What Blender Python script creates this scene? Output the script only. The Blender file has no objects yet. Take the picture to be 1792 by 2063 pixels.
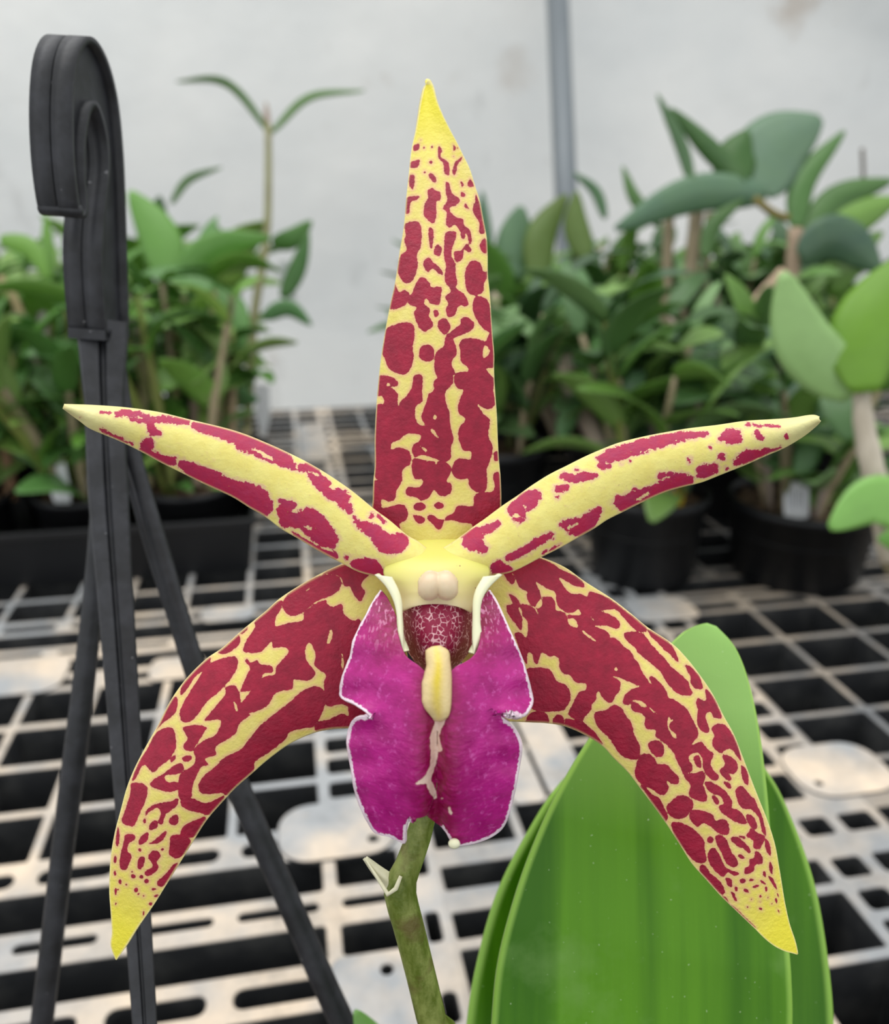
import bpy, bmesh, math, random
import numpy as np
from mathutils import Vector, Matrix
random.seed(7); np.random.seed(7)
SC = bpy.context.scene
COL = SC.collection
PI = math.pi

# ------------------------------------------------------------------ camera
F = 1700.0; CX, CY, CH = 896.0, 1031.5, 0.31        # focal length and centre in pixels of 1792x2063, height over the bench
PITCH = math.atan(631 / F); YAW = math.atan(336 / math.hypot(F, 631))
cam = bpy.data.cameras.new('camera'); cam_o = bpy.data.objects.new('camera', cam); COL.objects.link(cam_o)
cam_o.location = (0, 0, CH); cam_o.rotation_euler = (PI/2 - PITCH, 0, 0)
cam.sensor_fit = 'HORIZONTAL'; cam.sensor_width = 36; cam.lens = 36 * F / 1792
cam.clip_start = 0.01; cam.clip_end = 50
cam.dof.use_dof = True; cam.dof.focus_distance = 0.136; cam.dof.aperture_fstop = 18
SC.camera = cam_o
# ------------------------------------------------------------------ light
world = bpy.data.worlds.new('overcast'); SC.world = world; world.use_nodes = True
wn = world.node_tree; wbg = wn.nodes['Background']
wbg.inputs['Color'].default_value = (0.95, 0.98, 1.0, 1); wbg.inputs['Strength'].default_value = 0.80
ar = bpy.data.lights.new('roof_light', 'AREA'); ar.shape = 'RECTANGLE'; ar.size = 2.6; ar.size_y = 2.2; ar.energy = 30
ar.color = (1.0, 0.985, 0.96)
ar_o = bpy.data.objects.new('roof_light', ar); COL.objects.link(ar_o); ar_o.location = (-0.3, 0.5, 2.2)
ar_o.rotation_euler = (math.radians(-8), math.radians(-6), 0)
SC.view_settings.view_transform = 'Standard'; SC.view_settings.look = 'None'
SC.view_settings.gamma = 1; SC.view_settings.use_curve_mapping = False
SC.view_settings.exposure = 0.27

# ------------------------------------------------------------------ helpers
cp, sp = math.cos(PITCH), math.sin(PITCH); cyw, syw = math.cos(YAW), math.sin(YAW)
def P(px, py, Z):                      # a point seen at px, py and Z metres deep
    dx = (px - CX) / F; dy = -(py - CY) / F
    return Vector((dx*Z, (cp + dy*sp)*Z, CH + (-sp + dy*cp)*Z))
def PA(px, py, Z):
    dx = (px - CX) / F; dy = -(py - CY) / F
    return np.stack([dx*Z, (cp + dy*sp)*Z, CH + (-sp + dy*cp)*Z], -1)
def BN(u, v, z=0.0):                   # bench coordinates in centimetres
    u, v = u/100, v/100
    return Vector((u*cyw - v*syw, u*syw + v*cyw, z))
def tag(o, label=None, cat=None, group=None, kind=None):
    if label: o['label'] = label
    if cat: o['category'] = cat
    if group: o['group'] = group
    if kind: o['kind'] = kind
    return o
def empty(name, loc, label, cat, group=None):
    o = bpy.data.objects.new(name, None); COL.objects.link(o); o.location = loc; o.empty_display_size = .01
    return tag(o, label, cat, group)
def link(name, me, mat, parent=None, loc=None):
    o = bpy.data.objects.new(name, me); COL.objects.link(o)
    if mat and not me.materials: me.materials.append(mat)
    if parent:
        o.parent = parent
        o.location = -Vector(parent_world(parent)) if loc is None else loc
    elif loc is not None: o.location = loc
    return o
def parent_world(p):
    v = Vector(p.location)
    while p.parent: p = p.parent; v = v + Vector(p.location)
    return v
def mesh(name, V, Fc, smooth=True):
    me = bpy.data.meshes.new(name); me.from_pydata([tuple(v) for v in V], [], [tuple(f) for f in Fc]); me.update()
    if smooth: me.polygons.foreach_set('use_smooth', [True]*len(me.polygons))
    return me
def solid(me, th, offset=-1):
    """thicken a sheet: back copy plus rim"""
    o = bpy.data.objects.new('tmp', me); COL.objects.link(o)
    m = o.modifiers.new('s', 'SOLIDIFY'); m.thickness = th; m.offset = offset
    dg = bpy.context.evaluated_depsgraph_get(); dg.update()
    m2 = bpy.data.meshes.new_from_object(o.evaluated_get(dg)); COL.objects.unlink(o); bpy.data.objects.remove(o)
    m2.name = me.name
    return m2
def cat_rom(pts, n, closed=False):
    pts = [np.array(p, float) for p in pts]; N = len(pts); out = []
    rng = range(N) if closed else range(N-1)
    for i in rng:
        p1, p2 = pts[i], pts[(i+1) % N]
        p0 = pts[(i-1) % N] if (closed or i > 0) else 2*p1 - p2
        p3 = pts[(i+2) % N] if (closed or i+2 < N) else 2*p2 - p1
        for k in range(n):
            t = k/n
            out.append(.5*((2*p1) + (-p0+p2)*t + (2*p0-5*p1+4*p2-p3)*t*t + (-p0+3*p1-3*p2+p3)*t**3))
    if not closed: out.append(pts[-1])
    return np.array(out)
def resample(c, n):
    d = np.r_[0, np.cumsum(np.linalg.norm(np.diff(c, axis=0), axis=1))]
    t = np.linspace(0, d[-1], n)
    return np.stack([np.interp(t, d, c[:, k]) for k in range(c.shape[1])], -1)
def cmap(origin, scale, pts):
    return [(origin[0]+p[0]/scale, origin[1]+p[1]/scale) + tuple(q/scale for q in p[2:3]) for p in pts]
LIM = 9.0
def sd_poly(Q, poly):
    out = np.full(len(Q), -LIM); lo = poly.min(0)-LIM; hi = poly.max(0)+LIM
    m = np.all((Q > lo) & (Q < hi), axis=1)
    if not m.any(): return out
    q = Q[m]; a = poly; b = np.roll(poly, -1, axis=0); ab = b-a
    L2 = (ab**2).sum(1)+1e-9
    t = np.clip(((q[:, None]-a)*ab).sum(2)/L2, 0, 1)
    d = np.sqrt((((a+t[..., None]*ab)-q[:, None])**2).sum(2).min(1))
    y, x = q[:, 1:2], q[:, 0:1]
    cr = ((a[:, 1] > y) != (b[:, 1] > y)) & (x < (b[:, 0]-a[:, 0])*(y-a[:, 1])/(b[:, 1]-a[:, 1]+1e-12)+a[:, 0])
    ins = cr.sum(1) % 2 == 1
    out[m] = np.clip(np.where(ins, d, -d), -LIM, LIM)
    return out
def sd_stroke(Q, st):
    st = np.array(st, float)
    if len(st) == 1: st = np.vstack([st, st+[.01, 0, 0]])
    out = np.full(len(Q), -LIM); R = st[:, 2].max()+LIM
    lo = st[:, :2].min(0)-R; hi = st[:, :2].max(0)+R
    m = np.all((Q > lo) & (Q < hi), axis=1)
    if not m.any(): return out
    q = Q[m]; a = st[:-1, :2]; ab = st[1:, :2]-a; L2 = (ab**2).sum(1)+1e-9
    t = np.clip(((q[:, None]-a)*ab).sum(2)/L2, 0, 1)
    d = np.sqrt((((a+t[..., None]*ab)-q[:, None])**2).sum(2))
    r = st[:-1, 2]+t*(st[1:, 2]-st[:-1, 2])
    out[m] = np.clip((r-d).max(1), -LIM, LIM)
    return out
def layers(Q, L):
    """blotch pattern laid down blotch by blotch: R adds red, Y takes it away; lower case = strokes"""
    s = np.full(len(Q), -LIM)
    for kind, pts in L:
        if kind in 'RY': d = sd_poly(Q, cat_rom(pts, 4, True))
        else: d = sd_stroke(Q, cat_rom(pts, 3) if len(pts) > 2 else pts)
        s = np.maximum(s, d) if kind in 'Rr' else np.minimum(s, -d)
    return s
def fattr(me, name, vals):
    a = me.attributes.new(name, 'FLOAT', 'POINT'); a.data.foreach_set('value', np.asarray(vals, np.float32))
def sheet(A, B, nr, nc, Zf, paired=False, warp=None, frill=0):
    """grid between edge A and edge B (photo pixels); Zf(px,py,t,s) gives depth"""
    if paired:
        k = max(2, nr//(len(A)-1)); a = cat_rom(A, k); b = cat_rom(B, k); nr = len(a)
    else: a = resample(cat_rom(A, 8), nr); b = resample(cat_rom(B, 8), nr)
    if frill:
        k = np.random.randn(nr+40); k = np.convolve(k, np.hanning(9)/4.5, 'same')[20:20+nr]; k2 = np.convolve(np.random.randn(nr), np.hanning(5)/3, 'same')
        a = a+np.stack([k*frill, k2*frill*.4], -1)
    s = np.linspace(0, 1, nc)
    Q = a[:, None]*(1-s)[None, :, None]+b[:, None]*s[None, :, None]
    T = np.repeat(np.linspace(0, 1, nr)[:, None], nc, 1); S = np.repeat((2*s-1)[None], nr, 0)
    if warp: Q = warp(Q, T, S)
    Z = Zf(Q[..., 0], Q[..., 1], T, S)
    V = PA(Q[..., 0], Q[..., 1], Z).reshape(-1, 3)
    idx = np.arange(nr*nc).reshape(nr, nc)
    Fc = np.stack([idx[:-1, :-1], idx[1:, :-1], idx[1:, 1:], idx[:-1, 1:]], -1).reshape(-1, 4)
    return V, Fc, Q.reshape(-1, 2), T.ravel(), S.ravel()
def tube_mesh(name, pts, radii, seg=10, cap=True, flat=1.0, closed=False):
    pts = [Vector(p) for p in pts]; V = []; Fc = []; n = len(pts)
    up = None
    for i, p in enumerate(pts):
        t = (pts[min(i+1, n-1)]-pts[max(i-1, 0)]).normalized()
        if up is None: up = Vector((0, 1, 0)) if abs(t.y) < .9 else Vector((1, 0, 0))
        x = t.cross(up).normalized(); up = x.cross(t).normalized()
        for k in range(seg):
            a = 2*PI*k/seg
            V.append(p+(x*math.cos(a)+up*math.sin(a)*flat)*radii[i])
    for i in range(n-1):
        for k in range(seg):
            a, b = i*seg+k, i*seg+(k+1) % seg
            Fc.append((a, b, b+seg, a+seg))
    if cap: Fc += [tuple(range(seg))[::-1], tuple(range((n-1)*seg, n*seg))]
    me = mesh(name, V, Fc); return me
def lathe(name, prof, seg=32):
    V = []; Fc = []; n = len(prof)
    for r, z in prof:
        for k in range(seg): V.append((r*math.cos(2*PI*k/seg), r*math.sin(2*PI*k/seg), z))
    for i in range(n-1):
        for k in range(seg):
            a, b = i*seg+k, i*seg+(k+1) % seg; Fc.append((a, b, b+seg, a+seg))
    return mesh(name, V, Fc)

# ------------------------------------------------------------------ materials
class NT:
    def __init__(s, name):
        s.m = bpy.data.materials.new(name); s.m.use_nodes = True; s.t = s.m.node_tree; s.b = s.t.nodes['Principled BSDF']
    def n(s, kind, **kw):
        x = s.t.nodes.new(kind)
        for k, v in kw.items(): setattr(x, k, v)
        return x
    def l(s, a, b): s.t.links.new(a, b)
    def noise(s, scale, detail=4, coord='Object', rough=.55, stretch=None):
        tc = s.n('ShaderNodeTexCoord'); n = s.n('ShaderNodeTexNoise'); n.inputs['Scale'].default_value = scale
        n.inputs['Detail'].default_value = detail; n.inputs['Roughness'].default_value = rough
        if stretch:
            mp = s.n('ShaderNodeMapping'); mp.inputs['Scale'].default_value = stretch; s.l(tc.outputs[coord], mp.inputs[0]); s.l(mp.outputs[0], n.inputs['Vector'])
        else: s.l(tc.outputs[coord], n.inputs['Vector'])
        return n.outputs['Fac']
    def ramp(s, fac, stops, interp='LINEAR'):
        r = s.n('ShaderNodeValToRGB'); e = r.color_ramp.elements; r.color_ramp.interpolation = interp
        while len(e) < len(stops): e.new(.5)
        for i, (p, c) in enumerate(stops):
            e[i].position = p; e[i].color = tuple(c)+(1,) if not isinstance(c, (int, float)) else (c, c, c, 1)
        s.l(fac, r.inputs[0]); return r.outputs[0]
    def attr(s, name): return s.n('ShaderNodeAttribute', attribute_name=name).outputs['Fac']
    def math(s, op, a, b=None, clamp=False):
        x = s.n('ShaderNodeMath', operation=op, use_clamp=clamp)
        for i, v in enumerate((a, b)):
            if v is None: continue
            if isinstance(v, (int, float)): x.inputs[i].default_value = v
            else: s.l(v, x.inputs[i])
        return x.outputs[0]
    def mix(s, fac, a, b, mode='MIX'):
        x = s.n('ShaderNodeMix', data_type='RGBA', blend_type=mode)
        for i, v in ((0, fac), (6, a), (7, b)):
            if isinstance(v, (int, float)): x.inputs[i].default_value = v
            elif isinstance(v, tuple): x.inputs[i].default_value = v+(1,) if len(v) == 3 else v
            else: s.l(v, x.inputs[i])
        return x.outputs[2]
    def bump(s, h, strength=.3, dist=.001):
        b = s.n('ShaderNodeBump'); b.inputs['Strength'].default_value = strength; b.inputs['Distance'].default_value = dist
        s.l(h, b.inputs['Height']); s.l(b.outputs[0], s.b.inputs['Normal'])
    def out(s, col, rough=.5, spec=.5, sss=0, sssr=.002):
        if isinstance(col, tuple): s.b.inputs['Base Color'].default_value = col+(1,) if len(col) == 3 else col
        else: s.l(col, s.b.inputs['Base Color'])
        if isinstance(rough, (int, float)): s.b.inputs['Roughness'].default_value = rough
        else: s.l(rough, s.b.inputs['Roughness'])
        s.b.inputs['Specular IOR Level'].default_value = spec
        if sss:
            s.b.inputs['Subsurface Weight'].default_value = sss; s.b.inputs['Subsurface Scale'].default_value = sssr
            s.b.inputs['Subsurface Radius'].default_value = (1, .6, .4)
        return s.m
def srgb(r, g, b): return tuple(((c/255+.055)/1.055)**2.4 if c > 10 else c/255/12.92 for c in (r, g, b))

def mat_sepal(name, yel, yel2, red, red2, peach, tip, amp=1.2, spk=0.0):
    m = NT(name)
    pig = m.attr('pig'); tt = m.attr('along'); rim = m.attr('rim')
    n1 = m.noise(1100 if spk else 1800, 4, rough=.65 if spk else .55); n2 = m.noise(350, 3)
    p = m.math('ADD', pig, m.math('MULTIPLY', m.math('SUBTRACT', n1, .5), amp*3))
    if spk:
        nn = m.noise(1700, 2)
        p = m.math('ADD', p, m.math('MULTIPLY', m.math('MAXIMUM', m.math('SUBTRACT', nn, .60), 0.0), -spk*4))
    fac = m.math('MULTIPLY', m.math('ADD', p, 9.0), 1/18.0)
    ycol = m.mix(m.ramp(n2, [(.35, 0.0), (.65, 1.0)]), yel, yel2)
    ycol = m.mix(m.ramp(tt, [(.78, 0.0), (.93, 1.0)]), ycol, tip)
    rcol = m.mix(m.ramp(m.noise(500, 4), [(.3, 0.0), (.7, 1.0)]), red, red2)
    pf = m.ramp(fac, [(.08, 0.15), (.26, .45), (.46, 1.0)])
    pf = m.math('MULTIPLY', pf, m.ramp(tt, [(.8, 1.0), (.95, .3)]))
    y2 = m.mix(pf, ycol, peach)
    base = m.mix(m.ramp(fac, [(.475, 0.0), (.535, 1.0)]), y2, rcol)
    base = m.mix(rim, base, m.mix(.5, yel2, srgb(245, 225, 185)))
    if spk: base = m.mix(m.ramp(m.noise(2200, 2), [(.70, 0.0), (.76, .45)]), base, srgb(176, 160, 70))
    m.bump(m.math('ADD', m.noise(900, 4), m.math('MULTIPLY', n1, .6)), .35, .0004)
    return m.out(base, .48, .35, .12, .003)

M = {}
M['sepal'] = mat_sepal('sepal_skin', srgb(228, 214, 104), srgb(236, 222, 124), srgb(166, 26, 58), srgb(140, 20, 48), srgb(232, 186, 134), srgb(242, 228, 62), 1.6)
M['petal'] = mat_sepal('petal_skin', srgb(244, 234, 130), srgb(236, 222, 112), srgb(182, 34, 74), srgb(168, 40, 84), srgb(232, 190, 150), srgb(236, 228, 160), 6.5, 6.0)

m = NT('lip_skin')
rim, ctr, crim, thr, cream = [m.attr(k) for k in ('rim', 'centre', 'crimson', 'throat', 'cream')]
base = m.mix(m.ramp(m.noise(260, 5), [(.35, 0.0), (.68, 1.0)]), srgb(162, 3, 112), srgb(196, 32, 142))
base = m.mix(m.ramp(m.noise(900, 3, rough=.7), [(.56, 0.0), (.74, .7)]), base, srgb(226, 104, 190))
base = m.mix(crim, base, m.mix(m.ramp(m.noise(1500, 3, stretch=(.5, .5, 1)), [(.45, 0.0), (.62, 1.0)]), srgb(132, 2, 60), srgb(158, 14, 92)))
vein = m.ramp(m.noise(1500, 2, stretch=(1.3, .5, .22)), [(.55, 0.0), (.64, 1.0)])
base = m.mix(m.math('MULTIPLY', thr, m.math('MULTIPLY', vein, .85)), base, srgb(226, 150, 190))
base = m.mix(m.ramp(m.math('MULTIPLY', m.math('ADD', m.math('ADD', cream, m.math('MULTIPLY', m.math('SUBTRACT', m.noise(1500, 3), .5), 6.0)), 9.0), 1/18), [(.45, 0.0), (.56, 1.0)]), base, srgb(240, 208, 190))
edge = m.math('ADD', rim, m.math('MULTIPLY', m.math('SUBTRACT', m.noise(1600, 3), .5), 1.2))
base = m.mix(m.ramp(edge, [(.42, 0.0), (.62, 1.0)]), base, srgb(244, 218, 230))
m.bump(m.math('ADD', m.noise(1700, 3, stretch=(.4, .4, 1)), m.noise(500, 2)), .28, .0005)
M['lip'] = m.out(base, .42, .45, .12, .003)

m = NT('throat_skin')
v1 = m.n('ShaderNodeTexVoronoi', feature='DISTANCE_TO_EDGE'); v1.inputs['Scale'].default_value = 1150
tc = m.n('ShaderNodeTexCoord'); m.l(tc.outputs['Object'], v1.inputs['Vector'])
vv = m.math('ADD', v1.outputs['Distance'], m.math('MULTIPLY', m.math('SUBTRACT', m.noise(800, 3), .5), .5))
base = m.mix(m.ramp(vv, [(-.03, 0.0), (.05, 1.0)]), srgb(232, 180, 185), srgb(145, 20, 62))
M['throat'] = m.out(base, .45, .4)
m = NT('callus_skin')
base = m.mix(m.attr('centre'), srgb(234, 206, 150), srgb(236, 206, 62))
m.bump(m.noise(1500, 2), .3, .0004)
M['callus'] = m.out(base, .4, .45, .15, .003)
m = NT('column_skin')
base = m.mix(m.attr('green'), srgb(238, 214, 178), srgb(226, 220, 112))
base = m.mix(m.ramp(m.noise(700, 2), [(.735, 0.0), (.76, 1.0)]), base, srgb(150, 70, 60))
M['column'] = m.out(base, .38, .45, .2, .004)
m = NT('anther_skin'); m.bump(m.noise(900, 3), .1, .0004)
M['anther'] = m.out(m.mix(m.ramp(m.noise(300, 2), [(.4, 0.0), (.7, 1.0)]), srgb(238, 214, 178), srgb(230, 200, 168)), .35, .5, .2, .004)
m = NT('pale_claw'); M['claw'] = m.out(m.mix(m.noise(300, 3), srgb(238, 238, 190), srgb(250, 246, 215)), .4, .4, .1, .003)
m = NT('stem_skin')
base = m.mix(m.ramp(m.noise(420, 5, rough=.65, stretch=(1, 1, .35)), [(.38, 0.0), (.62, 1.0)]), srgb(92, 108, 30), srgb(140, 150, 78))
base = m.mix(m.ramp(m.noise(160, 4), [(.52, 0.0), (.68, .75)]), base, srgb(98, 78, 44))
m.bump(m.noise(1200, 3), .3, .0004)
M['stem'] = m.out(base, .42, .5)
m = NT('bract_skin'); M['bract'] = m.out(m.mix(m.noise(400, 3, stretch=(3, 3, .5)), srgb(205, 200, 165), srgb(240, 236, 205)), .45, .4)

m = NT('near_leaf')
t = m.attr('across')
fine = m.noise(420, 4, stretch=(1, .06, .03)); coarse = m.noise(75, 4, stretch=(1, .05, .05))
base = m.mix(m.ramp(coarse, [(.40, 0.0), (.60, 1.0)]), srgb(58, 112, 0), srgb(98, 156, 22))
base = m.mix(m.math('MULTIPLY', fine, .4), base, srgb(52, 104, 2))
base = m.mix(m.attr('tip'), base, srgb(150, 196, 104))  # upper end painted paler, for the light its upturned face reflects
base = m.mix(m.ramp(m.noise(38, 5, rough=.6), [(.56, 0.0), (.78, .45)]), base, srgb(140, 178, 104))
base = m.mix(m.ramp(m.noise(1500, 1), [(.765, 0.0), (.79, .6)]), base, srgb(205, 225, 180))
base = m.mix(m.ramp(t, [(.952, 0.0), (.985, .7)]), base, srgb(168, 214, 96))
m.bump(m.math('ADD', fine, m.math('MULTIPLY', m.noise(800, 2), .4)), .12, .0008)
M['nleaf'] = m.out(base, .4, .32, .05, .003)

def leafmat():
    m = NT('leaf_skin')
    oi = m.n('ShaderNodeObjectInfo')
    nz = m.noise(30, 4, rough=.6); f = m.noise(160, 2, stretch=(1, .1, 1))
    base = m.mix(m.ramp(nz, [(.3, 0.0), (.75, .5)]), oi.outputs['Color'], m.mix(.5, oi.outputs['Color'], srgb(140, 175, 110)))
    base = m.mix(m.math('MULTIPLY', f, .4), base, m.mix(.45, oi.outputs['Color'], (.02, .05, .01)))
    m.out(base, .38, .5)
    tr = m.n('ShaderNodeBsdfTranslucent'); m.l(m.mix(.3, base, srgb(170, 210, 60)), tr.inputs[0])
    mx = m.n('ShaderNodeMixShader'); mx.inputs[0].default_value = .22
    m.l(m.b.outputs[0], mx.inputs[1]); m.l(tr.outputs[0], mx.inputs[2]); m.l(mx.outputs[0], m.t.nodes['Material Output'].inputs[0])
    return m.m
M['leaf'] = leafmat()
m = NT('cane_skin'); oi = m.n('ShaderNodeObjectInfo')
base = m.mix(m.ramp(m.noise(60, 5, stretch=(1, 1, .25)), [(.35, 0.0), (.65, .8)]), oi.outputs['Color'], m.mix(.5, oi.outputs['Color'], srgb(110, 95, 70)))
M['cane'] = m.out(base, .6, .3)

m = NT('hanger_plastic')
base = m.mix(m.ramp(m.noise(130, 5, rough=.65), [(.4, 0.0), (.75, 1.0)]), srgb(30, 31, 34), srgb(56, 57, 63))
base = m.mix(m.ramp(m.noise(420, 2), [(.74, 0.0), (.77, .6)]), base, srgb(150, 150, 152))
m.bump(m.noise(260, 5), .3, .0006); M['hanger'] = m.out(base, .5, .5)
m = NT('pot_plastic'); m.bump(m.noise(60, 4), .1, .001)
M['pot'] = m.out(m.mix(m.noise(25, 4), srgb(20, 21, 23), srgb(34, 35, 38)), .45, .4)

m = NT('bench_plastic')           # black plastic with pale dust lying on whatever faces up
geo = m.n('ShaderNodeNewGeometry'); sx = m.n('ShaderNodeSeparateXYZ'); m.l(geo.outputs['True Normal'], sx.inputs[0])
up = m.ramp(sx.outputs['Z'], [(.45, 0.0), (.9, 1.0)])
d1 = m.noise(16, 6, rough=.65); d2 = m.noise(140, 5, rough=.7)
dm = m.math('ADD', m.math('MULTIPLY', d1, .75), m.math('MULTIPLY', d2, .45))
dust = m.ramp(dm, [(.34, .48), (.56, .86), (.72, 1.0)])
dcol = m.mix(m.ramp(m.noise(12, 5), [(.4, 0.0), (.62, 1.0)]), srgb(176, 178, 180), srgb(244, 223, 198))
body = m.mix(m.ramp(m.noise(50, 4), [(.45, 0.0), (.75, .6)]), srgb(48, 49, 51), srgb(88, 88, 86))
oi = m.n('ShaderNodeObjectInfo'); sc_ = m.n('ShaderNodeSeparateColor'); m.l(oi.outputs['Color'], sc_.inputs[0])
base = m.mix(m.math('MULTIPLY', m.math('MULTIPLY', up, dust), sc_.outputs[0]), body, dcol)
m.bump(d2, .3, .001); M['bench'] = m.out(base, m.math('ADD', .38, m.math('MULTIPLY', up, .3)), .45)

m = NT('white_sheet')
tc = m.n('ShaderNodeTexCoord')
base = m.mix(m.ramp(m.noise(1.6, 6), [(.35, 0.0), (.7, 1.0)]), srgb(216, 218, 217), srgb(236, 235, 231))
st = m.ramp(m.noise(4.5, 6, rough=.7), [(.63, 0.0), (.76, .55)])
base = m.mix(st, base, srgb(172, 158, 142))
st2 = m.ramp(m.noise(9, 4, rough=.6, stretch=(1, 1, .45)), [(.66, 0.0), (.8, .45)])
base = m.mix(st2, base, srgb(165, 165, 162))
for (c, r, k) in (((0.83, 0, 1.27), .10, .55), ((1.35, 0, .78), .07, .45), ((.62, 0, .62), .08, .3), ((-.55, 0, 1.27), .06, .3)):
    mp = m.n('ShaderNodeMapping'); mp.inputs['Location'].default_value = tuple(-x for x in c); m.l(tc.outputs['Object'], mp.inputs[0])
    ln = m.n('ShaderNodeVectorMath', operation='LENGTH'); m.l(mp.outputs[0], ln.inputs[0])
    f = m.math('ADD', m.math('MULTIPLY', ln.outputs['Value'], 1/r), m.math('MULTIPLY', m.math('SUBTRACT', m.noise(11, 5, rough=.7), .5), 2.6))
    base = m.mix(m.ramp(f, [(.35, k), (1.0, 0.0)]), base, srgb(168, 146, 122))
m.bump(m.math('ADD', m.noise(1.3, 5, stretch=(1, 1, .8)), m.math('MULTIPLY', m.noise(7, 4), .25)), .5, .05)
M['sheet'] = m.out(base, .55, .35)
m = NT('grey_metal'); M['metal'] = m.out(m.mix(m.noise(20, 4, stretch=(1, 1, .1)), srgb(112, 119, 124), srgb(136, 142, 146)), .4, .5); m.b.inputs['Metallic'].default_value = .25
m = NT('dark_ground'); M['ground'] = m.out(m.mix(m.noise(30, 5), srgb(28, 26, 24), srgb(48, 44, 40)), .9, .1)
m = NT('bark_mix'); M['bark'] = m.out(m.mix(m.ramp(m.noise(90, 4), [(.35, 0.0), (.7, 1.0)]), srgb(48, 36, 28), srgb(150, 125, 100)), .9, .2)
m = NT('tag_white'); M['tag'] = m.out(srgb(232, 234, 236), .4, .4)
m = NT('tag_ink'); M['ink'] = m.out(srgb(120, 122, 130), .6, .2)
m = NT('tag_yellow'); M['ytag'] = m.out(srgb(240, 195, 10), .4, .4)

# ------------------------------------------------------------------ setting: floor, sheet wall, post
def box_mesh(name, x0, x1, y0, y1, z0, z1):
    V = [(x, y, z) for z in (z0, z1) for y in (y0, y1) for x in (x0, x1)]
    return mesh(name, V, [(0, 2, 3, 1), (4, 5, 7, 6), (0, 1, 5, 4), (2, 6, 7, 3), (0, 4, 6, 2), (1, 3, 7, 5)], False)
FLOOR = -0.75
fl = link('floor', box_mesh('floor', -4, 4, -2.5, 4.5, FLOOR-.05, FLOOR), M['ground']); tag(fl, 'dark ground under the bench', 'floor', None, 'structure')
gs = link('bounce_sheet', box_mesh('bounce_sheet', -4, 4, -.45, .5, 0, .004), M['sheet'], None, BN(0, 183, FLOOR+.001)); gs.rotation_euler = (0, 0, YAW)  # unseen pale sheet, added to bounce light onto the foot of the wall
tag(gs, 'unseen pale sheet added behind the bench to bounce light onto the wall', 'floor', None, 'structure')
# sheet wall: softly billowing plastic
nx, nz = 120, 60; V = []; Fc = []
for j in range(nz+1):
    for i in range(nx+1):
        x = -4.4+8.8*i/nx; z = FLOOR+3.7*j/nz
        y = .03*math.sin(1.7*x+.6*z)+.018*math.sin(3.1*x-2.3*z+1)
        k = (z-1.05)+.32*(x-.9)                     # a long slanting fold at upper right
        y -= .045*math.exp(-(k/.06)**2)*(1 if x > .3 else max(0, (x+.1)/.4))
        V.append((x, y, z))
for j in range(nz):
    for i in range(nx):
        a = j*(nx+1)+i; Fc.append((a, a+1, a+nx+2, a+nx+1))
wl = link('wall_back', solid(mesh('wall', V, Fc), .004), M['sheet'], None, BN(0, 232)); wl.rotation_euler = (0, 0, YAW)
tag(wl, 'white plastic sheet wall with stains and soft folds', 'wall', None, 'structure')
p0 = P(1148, 560, 1.95); p1 = P(1117, -160, 1.95)
dirv = (p1-p0)/(p1.z-p0.z)
a = p0+dirv*(FLOOR-p0.z)
hp = tube_mesh('post', [Vector((0, 0, 0)), p1+dirv*.5-a], [.0265, .0265], 20)
po = link('metal_post', hp, M['metal'], None, a)
tag(po, 'grey metal post standing in front of the white sheet wall', 'post')

# ------------------------------------------------------------------ bench of moulded grid panels
bench = empty('plant_bench', BN(8, 70, FLOOR), 'black plastic grid bench top with pale dust on its ribs, under all the pots', 'bench')
bench_w = Vector(bench.location)
TH = 0.052
def curve_plate(name, outer, holes, th, bevel, mat, z):
    cu = bpy.data.curves.new(name, 'CURVE'); cu.dimensions = '2D'; cu.fill_mode = 'BOTH'
    cu.extrude = th/2-bevel; cu.bevel_depth = bevel; cu.bevel_resolution = 2
    for pl in [outer]+holes:
        s = cu.splines.new('POLY'); s.points.add(len(pl)-1); s.use_cyclic_u = True
        for p, (u, v) in zip(s.points, pl):
            w = BN(u, v); p.co = (w.x, w.y, 0, 1)
    o = bpy.data.objects.new('t', cu); COL.objects.link(o)
    dg = bpy.context.evaluated_depsgraph_get(); me = bpy.data.meshes.new_from_object(o.evaluated_get(dg))
    COL.objects.unlink(o); bpy.data.objects.remove(o); me.name = name
    return link(name, me, mat, bench, Vector((0, 0, z-th/2))-bench_w)
def rrect(u0, u1, v0, v1, r, n=3):
    r = min(r, (u1-u0)/2*.98, (v1-v0)/2*.98); o = []
    for cx_, cy_, a0 in ((u1-r, v1-r, 0), (u0+r, v1-r, 90), (u0+r, v0+r, 180), (u1-r, v0+r, 270)):
        for k in range(n+1):
            a = math.radians(a0+90*k/n); o.append((cx_+r*math.cos(a), cy_+r*math.sin(a)))
    return o
def circ(u, v, r, n=14): return [(u+r*math.cos(2*PI*k/n), v+r*math.sin(2*PI*k/n)) for k in range(n)]
seams_v = [3.25, 30.35, 57.55, 84.65, 111.75, 132.3]
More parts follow.
